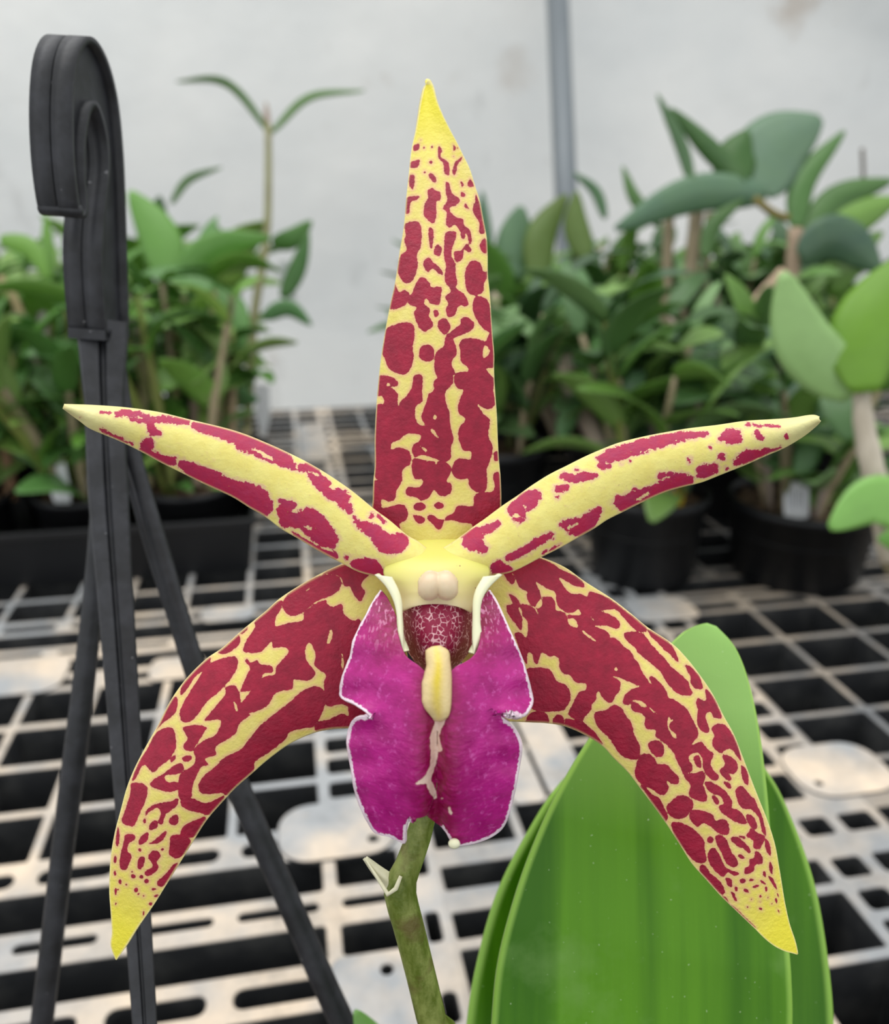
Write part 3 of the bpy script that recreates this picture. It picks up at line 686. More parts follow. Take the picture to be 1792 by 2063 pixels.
def strap(pts, wpx, thick, name='strap', ridge=True):
    """flat strap: pts (px, py, Z), widths in px"""
    c = [P(*p) for p in pts]; c3 = resample(cat_rom([tuple(q) for q in c], 8), 28); wv = np.interp(np.linspace(0, 1, 28), np.linspace(0, 1, len(wpx)), wpx)
    Zv = np.interp(np.linspace(0, 1, 28), np.linspace(0, 1, len(pts)), [p[2] for p in pts]); V = []; Fc = []
    cs = [(-1, -.5), (-.9, -.9), (-.2, -1.0), (-.06, -.45), (.06, -.45), (.14, -1.15), (.9, -.8), (1, -.4), (1, .6), (-1, .6)] if ridge else [(math.cos(2*PI*k/10), math.sin(2*PI*k/10)) for k in range(10)]
    for i in range(28):
        t = Vector(c3[min(i+1, 27)]-c3[max(i-1, 0)]).normalized(); view = (Vector(c3[i])-Vector((0, 0, CH))).normalized()
        sd = t.cross(view).normalized(); sd = -sd if sd.x < 0 else sd; nm = (view-t*view.dot(t)).normalized(); w = wv[i]/2/F*Zv[i]
        for x, y in cs: V.append(Vector(c3[i])+sd*(x*w)+nm*(y*w*thick))
    k = len(cs)
    for i in range(27):
        for j in range(k): Fc.append((i*k+j, i*k+(j+1) % k, (i+1)*k+(j+1) % k, (i+1)*k+j))
    Fc += [tuple(range(k)), tuple(range(27*k, 28*k))[::-1]]
    me = mesh(name, V, Fc, not ridge)
    return link(name, me, M['hanger'], hang)
strap([(206, 655, .2), (208, 700, .199), (209, 780, .197), (214, 900, .194), (222, 1050, .191), (240, 1300, .185), (262, 1620, .177), (288, 2000, .165), (296, 2150, .16), (310, 2420, .148)], [100, 72, 76, 68, 62, 58, 54, 50, 46, 46], .5)
strap([(215, 690, .203), (203, 1000, .204), (188, 1200, .205), (160, 1450, .203), (128, 1700, .207), (92, 2000, .211), (62, 2230, .217), (30, 2470, .222)], [34, 36, 40, 46, 44, 44, 44, 44], .9, ridge=False)
strap([(228, 690, .203), (262, 900, .204), (318, 1100, .204), (384, 1320, .205), (470, 1560, .203), (575, 1800, .207), (690, 2060, .212), (790, 2250, .217)], [34, 38, 42, 46, 48, 48, 50, 50], .8, ridge=False)
strap([(225, 880, .201), (258, 960, .202), (301, 1110, .203), (346, 1250, .204)], [14, 16, 16, 14], .9, ridge=False)

# ------------------------------------------------------------------ the orchid itself
FC = P(890, 1130, .137)
base_pt = Vector((-.045, .085, .001))
orchid = empty('spotted_orchid', base_pt, 'orchid with red-blotched yellow star-shaped flower and magenta lip, in close foreground', 'orchid')
link('pot', pot_mesh(.072, .075), M['pot'], orchid, Vector((0, 0, 0)))
mxo = link('potting_mix', mix_mesh(.066, 90, 5), M['bark'], orchid, Vector((0, 0, .062))); mxo['kind'] = 'stuff'

def petal(name, A, B, L, Zf, nr, nc, mat, rimpx=3.0, label=None, th=.0007, rim_side=(1, 1), rimfade=(0, 1)):
    V, Fc, Q, T, S = sheet(A, B, nr, nc, Zf)
    me = mesh(name, V, Fc)
    pig = layers(Q, L)
    fattr(me, 'pig', pig); fattr(me, 'along', T)
    wr = np.linalg.norm(resample(cat_rom(A, 8), nr)-resample(cat_rom(B, 8), nr), axis=1); wr = np.repeat(wr, nc)/2+1e-3
    de = (1-np.abs(S))*wr
    side = np.where(S < 0, rim_side[0], rim_side[1])
    fattr(me, 'rim', np.clip(1.2-de/rimpx, 0, 1)*side*.8)
    me2 = solid(me, th)
    o = link(name, me2, mat, orchid)
    if label: o['label'] = label
    return o
def blob(x, y, rx, ry=None, rot=0):
    ry = ry or rx; return ('R', [(x+rx*math.cos(a)*math.cos(rot)-ry*math.sin(a)*math.sin(rot), y+rx*math.cos(a)*math.sin(rot)+ry*math.sin(a)*math.cos(rot)) for a in [2*PI*k/8 for k in range(8)]])
def conv(origin, scale, L): return [(k, cmap(origin, scale, pts)) for k, pts in L]

# --- dorsal sepal
LA = [('R', p) for p in (
 [(540,600),(585,590),(575,640),(535,640)], [(510,740),(585,720),(575,780),(515,780)], [(510,850),(545,840),(555,900),(540,960),(510,920)],
 [(490,1030),(585,1010),(575,1045),(530,1060),(515,1150),(480,1140)], [(745,610),(775,640),(760,690),(825,740),(830,840),(790,830),(780,750),(740,700)],
 [(870,590),(892,620),(870,645)], [(880,740),(940,690),(930,720),(900,760),(880,840),(855,820)], [(665,830),(700,840),(725,880),(710,905),(670,870)],
 [(690,945),(720,970),(755,985),(755,1050),(725,1060),(725,1150),(710,1230),(670,1220),(625,1160),(635,1070),(660,1030),(650,980)],
 [(800,900),(830,920),(850,990),(915,1040),(880,1090),(830,1110),(850,1160),(900,1190),(935,1200),(945,1250),(990,1290),(1005,1370),(985,1400),(960,1310),(945,1360),(920,1350),(905,1290),(870,1250),(830,1270),(800,1240),(805,1150),(775,1110),(810,1050),(800,980)],
 [(920,890),(950,920),(930,940)], [(925,980),(955,990),(950,1020),(920,1015)], [(955,1070),(990,1120),(950,1100)], [(1000,870),(1030,930),(975,930)],
 [(1045,1000),(1085,1100),(1110,1250),(1110,1310),(1065,1310),(1065,1230),(1020,1150),(1020,1080),(1035,1060)], [(1105,1350),(1135,1400),(1125,1470),(1095,1470),(1065,1410)],
 [(480,1240),(570,1215),(610,1270),(610,1420),(580,1480),(585,1580),(550,1690),(500,1720),(460,1690),(425,1600),(450,1490),(500,1450),(480,1380),(490,1320)],
 [(665,1280),(705,1290),(700,1400),(695,1440),(675,1420)], [(735,1405),(770,1440),(750,1500),(710,1480),(712,1430)],
 [(800,1310),(870,1300),(880,1340),(850,1430),(845,1500),(875,1560),(875,1640),(890,1720),(880,1760),(935,1800),(975,1870),(960,1905),(910,1900),(890,1920),(870,1980),(820,1990),(800,1930),(820,1880),(795,1830),(840,1780),(800,1720),(790,1660),(800,1580),(785,1500),(785,1400)],
 [(960,1400),(1000,1440),(985,1470),(940,1450),(930,1520),(880,1550),(860,1470),(920,1450)], [(630,1540),(670,1510),(715,1560),(760,1600),(780,1650),(740,1640),(700,1600),(660,1630),(630,1580)],
 [(1010,1530),(1070,1555),(1095,1620),(1130,1620),(1125,1660),(1100,1720),(1090,1790),(1020,1820),(965,1780),(945,1650),(970,1570)],
 [(620,1665),(680,1720),(690,1750),(765,1750),(765,1820),(750,1890),(680,1880),(655,1840),(635,1880),(680,1930),(670,2000),(700,2040),(700,2070),(640,2110),(600,2080),(580,2040),(555,1960),(575,1910),(520,1890),(505,1830),(540,1800),(570,1720)],
 [(400,1720),(440,1790),(480,1770),(520,1800),(520,1840),(480,1900),(375,1930),(360,1870)], [(710,1935),(745,1940),(745,1980),(715,1990)],
 [(1025,1830),(1090,1830),(1135,1870),(1165,2000),(1170,2110),(1110,2100),(1050,2030),(1010,1930)])]
LA += [blob(x, y, r) for x, y, r in ((620, 620, 9), (690, 615, 9), (680, 740, 15), (630, 820, 9), (905, 620, 8), (590, 560, 5), (870, 690, 6))]
LB = [('R', p) for p in (
 [(330,110),(420,65),(510,50),(555,80),(560,180),(545,260),(555,340),(530,420),(480,475),(380,445),(340,400),(320,340),(300,290),(320,190)],
 [(575,-10),(665,0),(700,50),(700,80),(650,95),(630,125),(600,90),(575,40)], [(770,20),(800,20),(835,70),(830,120),(790,150),(745,100),(740,50)],
 [(920,20),(960,10),(1015,50),(1015,100),(970,135),(890,170),(860,190),(880,240),(890,310),(855,350),(855,410),(885,470),(860,480),(860,540),(800,620),(815,720),(835,780),(840,880),(865,980),(845,1060),(845,1140),(800,1175),(740,1160),(620,1120),(560,1140),(535,1100),(540,1040),(590,1010),(600,960),(500,950),(430,1000),(370,1030),(370,1080),(420,1060),(500,1080),(525,1140),(515,1200),(460,1240),(450,1330),(405,1420),(395,1480),(340,1500),(285,1480),(285,1540),(210,1570),(205,1500),(215,1340),(265,1330),(230,1290),(225,1100),(230,850),(255,720),(310,710),(300,650),(255,640),(255,500),(290,480),(370,490),(425,530),(415,570),(370,575),(400,600),(425,640),(420,700),(435,740),(445,690),(500,640),(540,560),(550,490),(590,465),(625,500),(620,600),(620,690),(575,720),(560,780),(580,860),(640,880),(610,810),(650,700),(670,630),(710,600),(710,530),(740,500),(715,440),(720,330),(740,280),(790,240),(800,170),(860,110),(910,70)],
 [(655,230),(700,250),(715,300),(700,355),(655,368),(605,345),(595,300),(612,250)],
 [(930,190),(1000,180),(1090,200),(1110,210),(1150,130),(1175,180),(1190,300),(1185,410),(1120,430),(1185,520),(1175,600),(1190,700),(1165,745),(1110,750),(1050,710),(1100,790),(1150,840),(1140,960),(1175,1050),(1160,1150),(1130,1240),(1135,1330),(1120,1410),(1050,1420),(990,1370),(980,1310),(920,1320),(870,1290),(850,1240),(880,1160),(940,1145),(1000,1150),(1000,1090),(940,1080),(905,980),(910,900),(960,830),(905,780),(905,700),(940,600),(900,585),(865,520),(890,460),(975,445),(970,410),(920,370),(915,280),(905,240)],
 [(560,1145),(620,1160),(720,1170),(780,1165),(850,1230),(810,1330),(845,1350),(845,1420),(790,1455),(740,1440),(705,1400),(680,1450),(650,1475),(600,1490),(560,1465),(490,1450),(480,1410),(510,1380),(590,1380),(620,1340),(610,1320),(550,1310),(530,1240),(535,1170)],
 [(535,1605),(610,1620),(635,1650),(600,1680),(560,1660)], [(655,1605),(700,1610),(740,1640),(785,1650),(770,1700),(740,1730),(700,1690),(660,1650)],
 [(215,1560),(330,1550),(400,1525),(470,1530),(500,1600),(480,1650),(430,1680),(420,1740),(200,1760)],
 [(1180,1280),(1225,1260),(1255,1400),(1255,1620),(1040,1760),(1010,1680),(930,1670),(860,1650),(800,1650),(800,1620),(860,1590),(900,1530),(1020,1530),(1030,1450),(1090,1420),(1160,1420),(1195,1380),(1185,1320)],
 [(1185,1100),(1225,1095),(1222,1160),(1190,1165)])]
LB += [blob(590, 1540, 50, 35), blob(745, 1530, 40, 30)]
LB += [('Y', p) for p in ([(340,540),(370,560),(340,570)], [(710,800),(728,800),(728,832),(710,830)], [(680,915),(705,915),(745,975),(738,980),(690,935)], [(600,1045),(650,1075),(645,1100),(615,1070)], [(1110,240),(1145,290),(1100,340),(1088,290)], [(715,1180),(735,1168),(728,1195)], [(650,1165),(660,1168),(640,1178)])]
oA, oB, sD = (700, 150), (700, 640), 4.0444
edgeL = cmap(oA, sD, [(662,62),(618,110),(590,220),(570,350),(550,480),(530,580),(515,700),(505,850),(490,1030),(480,1200),(465,1330),(445,1450),(425,1600),(400,1750),(370,1880)])+cmap(oB, sD, [(325,130),(300,280),(280,430),(262,600),(245,800),(235,1000),(235,1200),(222,1350),(218,1480),(215,1590),(260,1720),(420,1860)])
edgeR = cmap(oA, sD, [(668,62),(707,110),(740,230),(790,350),(850,470),(900,570),(950,680),(1000,790),(1040,930),(1075,1050),(1100,1200),(1125,1350),(1130,1500),(1130,1650),(1145,1800)])+cmap(oB, sD, [(1165,130),(1180,300),(1180,450),(1190,620),(1205,800),(1215,1000),(1225,1150),(1240,1300),(1248,1480),(1240,1600),(1200,1720),(1040,1860)])
edgeL = edgeL[::-1]; edgeR = edgeR[::-1]
petal('dorsal_sepal', edgeL, edgeR, conv(oA, sD, LA)+conv(oB, sD, LB),
      lambda x, y, t, s: .1375+.021*np.clip(t-.25, 0, 1)**1.5-.0022*(1-s*s)*np.sin(PI*np.clip(t+.12, 0, 1))+.0006*np.sin(9*t+2*s),
      330, 76, M['sepal'], 2.2, 'upright sepal')

# --- left lateral sepal
oL, sL = (200, 1120), 2.516
LL = [('R', p) for p in (
 [(1240,50),(1300,50),(1400,70),(1365,105),(1330,150),(1352,185),(1325,232),(1290,195),(1275,160),(1245,155),(1225,110),(1150,95),(1110,112),(1190,62)],
 [(1010,160),(1100,110),(1200,100),(1230,130),(1225,170),(1180,205),(1100,240),(1040,290),(980,310),(940,270),(950,220)],
 [(850,290),(915,235),(940,240),(925,285),(905,320),(905,360),(960,345),(1035,330),(1045,290),(1080,260),(1150,225),(1160,245),(1190,260),(1235,245),(1240,290),(1290,330),(1320,320),(1340,380),(1310,450),(1290,600),(1290,760),(1230,742),(1150,750),(1140,640),(1150,600),(1110,570),(1090,545),(1100,500),(1070,440),(1048,480),(1060,540),(1100,590),(1060,630),(990,625),(980,670),(900,690),(850,760),(730,800),(700,760),(740,730),(800,650),(850,610),(895,600),(905,560),(965,490),(940,465),(890,470),(880,440),(830,490),(760,495),(740,480),(760,430),(800,370),(800,340)],
 [(760,525),(780,545),(810,530),(825,550),(880,560),(885,590),(840,600),(820,650),(780,680),(735,690),(725,680),(760,600),(775,570),(750,540)],
 [(700,660),(720,700),(735,780),(770,800),(720,840),(690,900),(600,960),(600,1000),(545,1020),(560,1050),(520,1070),(480,1160),(470,1220),(420,1230),(410,1150),(430,1090),(480,1060),(500,1020),(490,980),(540,930),(600,900),(625,830),(550,835),(560,810),(620,740),(650,700),(650,670),(680,658)],
 [(735,370),(760,350),(765,375),(740,405),(722,395)], [(615,490),(680,415),(720,405),(725,450),(680,490),(640,505)],
 [(560,560),(640,525),(700,515),(715,550),(690,610),(620,690),(560,740),(500,820),(450,845),(425,820),(430,770),(470,700),(520,620)],
 [(520,545),(580,520),(560,570),(500,620),(460,680),(430,710),(435,660),(480,595)], [(360,760),(400,715),(415,740),(400,800),(340,850),(305,885),(330,810)],
 [(440,870),(500,855),(555,865),(545,890),(500,960),(485,985),(450,980),(440,960),(460,920)],
 [(330,880),(385,870),(405,920),(400,980),(370,1030),(330,1060),(290,1095),(270,1080),(240,1060),(200,1130),(185,1130),(215,1050),(260,980),(290,920)],
 [(375,1020),(400,1005),(400,1025),(380,1045)], [(430,1020),(470,1005),(480,1025),(450,1040)],
 [(390,1060),(430,1045),(440,1080),(410,1100),(350,1110),(360,1140),(410,1140),(410,1175),(370,1190),(320,1180),(275,1160),(290,1130),(340,1100)],
 [(1140,680),(1100,655),(1030,680),(960,740),(880,800),(820,850),(760,920),(720,970),(640,1010),(590,1060),(540,1100),(510,1150),(520,1190),(560,1195),(620,1190),(650,1200),(700,1160),(780,1080),(790,1030),(850,990),(940,920),(970,880),(1050,860),(1090,850),(1130,790),(1145,740)],
 [(1090,855),(1110,830),(1170,815),(1230,790),(1265,800),(1262,745),(1310,755),(1400,790),(1400,860),(1260,862),(1180,866),(1110,882)],
 [(420,1230),(470,1215),(540,1240),(600,1215),(635,1200),(620,1250),(570,1300),(510,1290),(440,1270)],
 [(180,1150),(240,1150),(262,1180),(250,1240),(230,1280),(200,1350),(175,1365),(130,1340),(150,1280),(175,1200)],
 [(255,1280),(300,1250),(370,1235),(410,1220),(400,1260),(350,1300),(330,1350),(310,1340),(325,1300),(310,1270),(270,1290),(250,1310)],
 [(365,1320),(400,1300),(410,1330),(390,1355),(365,1345)], [(440,1350),(500,1320),(540,1310),(530,1360),(480,1410),(420,1410),(420,1380)],
 [(370,1410),(420,1400),(465,1430),(440,1490),(400,1520),(360,1500),(365,1450)], [(270,1350),(300,1330),(310,1360),(280,1380),(265,1375)],
 [(110,1370),(120,1400),(115,1460),(100,1450)], [(150,1405),(190,1405),(195,1430),(165,1450),(160,1490),(180,1510),(170,1540),(150,1580),(120,1570),(125,1500),(140,1440)],
 [(220,1420),(250,1395),(265,1400),(250,1440),(215,1455)], [(290,1430),(340,1385),(350,1395),(320,1440),(265,1450)],
 [(270,1490),(300,1480),(320,1510),(300,1540),(310,1570),(280,1600),(250,1610),(240,1590),(280,1560),(260,1520)], [(215,1520),(240,1515),(240,1550),(220,1580),(205,1560)],
 [(380,1550),(405,1545),(390,1590),(350,1640),(320,1665),(300,1640),(340,1600)])]
LL += [blob(*b) for b in ((185,1612,12),(225,1615,10),(250,1635,12),(220,1480,8),(97,1530,8,20),(120,1640,8,14),(200,1680,10,14),(150,1655,6),(285,1675,12,6),(235,1710,5),(270,1750,9),(300,1710,14,8),(97,1750,5),(98,1690,6,18),(235,1800,5,14),(245,1335,8,14),(330,1475,8),(95,1600,6,14),(210,1700,5),(110,1680,4),(180,1590,5))]
LL += [('Y', p) for p in ([(1175,375),(1185,400),(1170,440),(1158,438)], [(1230,490),(1240,530),(1236,575),(1228,560)], [(1040,185),(1080,163),(1062,180)], [(690,740),(700,780),(710,780),(700,745)], [(270,1260),(265,1262),(268,1265)])]
outer = cmap(oL, sL, [(1500,20),(1380,10),(1250,40),(1100,110),(940,210),(850,290),(740,380),(640,470),(560,525),(490,590),(430,660),(370,750),(320,850),(280,920),(230,1010),(190,1090),(155,1180),(125,1290),(100,1380),(80,1480),(70,1570),(65,1700),(72,1830),(75,1900),(68,1960),(92,2033)])
inner = cmap(oL, sL, [(1560,560),(1500,760),(1420,830),(1350,855),(1260,862),(1180,866),(1080,887),(960,942),(850,1022),(770,1092),(690,1162),(620,1237),(540,1332),(460,1462),(400,1562),(340,1662),(280,1762),(200,1882),(150,1962),(98,2034)])
petal('lateral_sepal', inner, outer, conv(oL, sL, LL),
      lambda x, y, t, s: .1385-.0015*np.sin(PI*t)-.0030*(1-s*s)*np.sin(PI*np.clip(t+.1, 0, 1))+.0012*s*np.sin(PI*t)+.002*t**3,
      330, 96, M['sepal'], 3.5, 'lower left sepal', rim_side=(1, 1))

# --- right lateral sepal
oR, sR = (1000, 1100), 2.456
z1, z2, z3, z4 = (((980, 1120), 5.973), ((1160, 1220), 5.973), ((1140, 1380), 4.978), ((1320, 1580), 5.893))
def zz(z, pts): return cmap(z[0], z[1], pts)
MASS = (zz(z1, [(-60,205),(60,190),(270,180),(300,165),(440,110),(620,40),(760,90),(900,180),(1050,250),(1130,310),(1165,388),(1070,380),(970,330),(890,280),(870,285),(930,390),(990,450),(1060,470),(1130,470),(1200,500),(1230,440),(1400,500),(1500,555),(1620,650)])
 + zz(z2, [(620,110),(740,200),(825,275),(825,330),(750,335),(660,280),(580,190),(520,120),(460,65),(380,65),(280,80),(360,105),(430,140),(490,190),(515,240),(500,290),(420,280),(340,250),(220,260),(330,300),(390,350),(400,390),(450,400),(510,440),(560,500),(640,560),(690,640),(750,720),(770,780),(830,870),(910,970),(870,900),(870,860),(900,850),(950,890),(1020,960),(1070,1040),(1100,1110),(1160,1130),(1230,1180),(1310,1240),(1360,1330),(1410,1430),(1450,1520),(1440,1580)])
 + zz(z3, [(1290,530),(1240,600),(1330,560),(1370,600),(1400,640),(1460,680),(1450,720),(1430,780),(1460,850),(1510,900),(1490,950),(1430,930),(1380,880),(1350,800),(1350,740),(1310,680),(1250,680),(1210,720),(1250,790),(1250,850),(1170,880),(1130,800),(1090,720),(1070,670),(1000,590),(940,540),(890,500),(890,440),(810,430),(780,370),(790,320),(740,270),(690,260),(650,220),(650,180),(630,190),(590,190),(565,150),(590,90),(650,40),(740,10)])
 + zz(z2, [(720,960),(640,920),(560,890),(500,860),(440,850),(520,900),(530,950),(520,1020),(470,1080),(430,1150),(370,1140),(310,1080),(275,1020),(250,1060),(250,1110),(200,1170),(185,1240),(110,1320),(90,1360),(0,1340),(-70,1300),(-80,1260)])
 + zz(z1, [(1070,1700),(1120,1620),(1190,1600),(1200,1530),(1130,1520),(1060,1500),(1010,1430),(930,1410),(880,1330),(870,1230),(820,1200),(760,1210),(680,1160),(650,1200),(620,1290),(580,1270),(550,1170),(500,1170),(490,1290),(430,1200),(380,1050),(340,930),(420,920),(480,980),(500,880),(490,780),(440,730),(420,620),(430,580),(560,620),(630,720),(600,640),(540,600),(500,550),(480,480),(490,440),(400,390),(360,310),(330,230),(270,205),(100,215),(-60,260)]))
LR = [('R', MASS)]
LR += [('Y', zz(z1, p)) for p in ([(590,320),(640,350),(720,400),(800,430),(830,480),(835,560),(880,640),(960,690),(1040,690),(1090,655),(1135,710),(1040,725),(980,710),(960,720),(980,760),(1060,770),(1095,860),(1040,860),(985,820),(960,730),(900,680),(830,650),(825,580),(790,510),(720,495),(670,510),(665,600),(620,635),(590,600),(640,540),(655,490),(640,430),(610,380)], [(1150,905),(1230,960),(1312,1032),(1240,1000),(1160,935)], [(1245,735),(1265,760),(1285,785),(1262,775)], [(1520,1365),(1550,1345),(1570,1375),(1545,1380)])]
LR += [('Y', zz(z3, p)) for p in ([(655,150),(730,150),(790,190),(800,215),(760,210),(700,170)], [(830,220),(880,260),(900,285),(860,260)], [(1015,310),(1040,345),(1060,345),(1020,390),(1035,440),(1080,480),(1095,520),(1060,515),(1010,420),(1005,370)])]
LR += [('R', zz(z1, p)) for p in ([(270,460),(330,480),(400,560),(430,680),(435,800),(420,900),(330,790),(260,690),(245,600),(320,580),(290,510)], [(215,210),(300,215),(345,300),(310,350),(260,310),(225,250)], [(490,1350),(560,1335),(740,1345),(810,1420),(850,1490),(960,1540),(1010,1620),(1010,1720),(960,1800),(900,1840),(600,1840),(440,1700),(420,1450)])]
LR += [('Y', zz(z1, [(393,620),(413,640),(427,712),(405,690)]))]
LR += [('R', zz(z2, p)) for p in (
 [(570,340),(680,325),(780,350),(830,400),(880,470),(960,560),(1050,650),(1130,750),(1230,830),(1320,920),(1350,1000),(1375,1070),(1300,1085),(1200,1060),(1120,990),(1050,900),(1000,810),(900,720),(830,660),(740,590),(690,520),(600,440),(565,390)],
 [(840,300),(980,370),(1120,480),(1170,570),(1215,690),(1150,650),(1100,590),(1030,540),(960,460),(890,400),(850,340)], [(1285,725),(1360,750),(1450,850),(1480,920),(1495,1010),(1400,1000),(1350,940),(1350,870),(1310,790)],
 [(1525,1015),(1590,1060),(1650,1150),(1690,1240),(1725,1340),(1690,1365),(1620,1340),(1600,1290),(1550,1290),(1530,1350),(1560,1430),(1580,1510),(1530,1530),(1460,1480),(1430,1400),(1430,1320),(1440,1260),(1415,1180),(1440,1115),(1530,1150)])]
LR += [('R', zz(z3, p)) for p in (
 [(1430,440),(1480,390),(1560,400),(1620,460),(1680,560),(1720,700),(1730,760),(1690,720),(1640,650),(1590,640),(1530,680),(1470,640),(1440,580),(1460,500)],
 [(0,320),(60,320),(160,340),(240,400),(300,450),(350,520),(375,575),(240,525),(100,455),(0,415)], [(290,260),(400,235),(480,185),(560,220),(600,290),(660,370),(690,490),(745,600),(730,720),(640,720),(560,680),(500,600),(430,500),(360,440),(310,370)],
 [(820,570),(880,540),(950,560),(980,640),(960,700),(900,700),(840,640)], [(740,690),(830,670),(890,720),(920,770),(1000,780),(1070,850),(1130,920),(1110,975),(1050,970),(1000,930),(1030,1010),(1000,1070),(950,1080),(860,1020),(760,970),(700,880),(710,790)],
 [(1170,880),(1280,870),(1350,850),(1380,910),(1360,980),(1380,1040),(1400,1120),(1370,1155),(1280,1130),(1220,1080),(1240,1000),(1210,950)], [(1010,1190),(1060,1140),(1120,1090),(1190,1090),(1260,1140),(1270,1200),(1230,1260),(1200,1300),(1120,1320),(1050,1290),(1020,1240)],
 [(750,990),(800,990),(860,1060),(940,1110),(990,1200),(1030,1290),(1010,1345),(950,1300),(890,1210),(850,1130),(800,1050)], [(1370,960),(1430,960),(1520,1010),(1590,1070),(1640,1150),(1640,1220),(1700,1240),(1760,1300),(1790,1380),(1700,1370),(1600,1310),(1520,1240),(1520,1190),(1560,1180),(1530,1110),(1440,1070),(1400,1030)],
 [(1440,1100),(1490,1110),(1520,1170),(1480,1180)], [(1540,700),(1600,700),(1680,760),(1695,840),(1650,890),(1600,880),(1640,930),(1600,950),(1530,890),(1520,840),(1570,790)], [(1555,960),(1620,980),(1630,1030),(1590,1020)], [(1262,720),(1310,695),(1340,760),(1335,822),(1292,805)], [(1730,800),(1792,870),(1800,1000),(1750,960),(1730,880)], [(1170,690),(1200,720),(1245,790),(1230,800),(1180,730)])]
LR += [('R', zz(z4, p)) for p in (
 [(920,60),(980,10),(1040,50),(1100,130),(1150,170),(1190,270),(1240,380),(1270,500),(1290,600),(1240,560),(1220,470),(1180,360),(1100,290),(1020,280),(960,230),(930,140)], [(1040,360),(1100,350),(1160,410),(1180,500),(1130,520),(1080,460)],
 [(1110,510),(1200,570),(1270,600),(1250,680),(1210,750),(1140,740),(1130,650),(1050,600),(1080,550)], [(1280,630),(1330,700),(1340,830),(1300,800),(1270,720)], [(870,620),(930,600),(1000,640),(1060,700),(1110,770),(1080,800),(1030,750),(960,720),(900,670)],
 [(970,590),(1030,600),(1040,630),(980,615)], [(960,830),(990,805),(1040,850),(1010,868)], [(1150,780),(1210,790),(1250,870),(1240,920),(1160,940),(1140,1010),(1050,1045),(1040,980),(1090,940),(1090,870),(1150,850)],
 [(410,290),(480,280),(580,300),(660,340),(700,410),(780,390),(840,440),(860,540),(820,585),(720,550),(640,480),(560,440),(500,480),(440,440),(400,370)], [(200,430),(280,420),(400,470),(500,550),(570,640),(580,740),(600,880),(510,905),(420,840),(340,740),(250,610),(210,520)],
 [(600,620),(640,590),(680,625),(660,670),(615,665)], [(700,590),(780,590),(840,660),(880,770),(950,870),(960,940),(900,960),(820,900),(770,790),(710,680)], [(610,810),(650,740),(700,735),(760,830),(790,900),(850,980),(980,1030),(920,1060),(850,1020),(790,1070),(720,1020),(640,920)],
 [(520,960),(560,920),(610,960),(650,1030),(720,1080),(780,1150),(820,1250),(780,1280),(700,1210),(620,1110),(550,1040)], [(780,1290),(840,1320),(880,1390),(960,1450),(1060,1560),(1140,1630),(1170,1680),(1050,1580),(940,1490),(860,1420)], [(820,1080),(880,1090),(900,1150),(890,1195),(840,1160)], [(880,1250),(920,1260),(960,1350),(930,1350)],
 [(1310,1070),(1370,1100),(1420,1230),(1370,1180)], [(1330,900),(1360,960),(1360,1050),(1320,980)])]
for b in ((1020,1120,38,30),(1120,1110,35,16),(945,1215,20,32,-.4),(1060,1235,38,20,.6),(1170,1185,40,16,-.3),(1270,1045,20,38,-.3),(1250,1140,42,16,.6),(1290,1220,18,32,-.3),(1225,1305,14),(1310,1320,10),(1225,1450,24,13,.6),(1410,1360,14,34,-.3),(1430,1290,9,32,-.4),(1120,1340,9),(1080,1430,9),(1360,1390,9),(1440,1480,7,32,-.5),(1220,1370,8)):
    k, p = blob(*b); LR.append((k, zz(z4, p)))
LR += [('R', cmap(oR, sR, p)) for p in ([(170,815),(240,812),(262,848),(250,870),(150,870)], [(280,850),(300,825),(330,830),(335,875),(290,880)])]
outer = cmap(oR, sR, [(-120,20),(60,20),(210,58),(330,108),(430,180),(560,265),(650,335),(740,410),(860,490),(930,560),(1000,650),(1060,740),(1110,840),(1160,930),(1200,1030),(1250,1160),(1290,1260),(1330,1360),(1365,1470),(1388,1590),(1412,1720),(1440,1850),(1470,1940),(1486,2006)])
inner = cmap(oR, sR, [(-160,560),(-100,760),(-10,850),(90,858),(180,862),(250,865),(340,880),(440,922),(530,978),(590,1042),(660,1112),(720,1192),(780,1272),(830,1342),(870,1402),(920,1482),(970,1562),(1040,1642),(1110,1722),(1180,1792),(1260,1872),(1330,1942),(1400,1987),(1480,2010)])
petal('lateral_sepal', outer, inner, LR,
      lambda x, y, t, s: .1385-.0015*np.sin(PI*t)-.0030*(1-s*s)*np.sin(PI*np.clip(t+.1, 0, 1))-.0012*s*np.sin(PI*t)+.001*t**3,
      330, 96, M['sepal'], 3.0, 'lower right sepal')

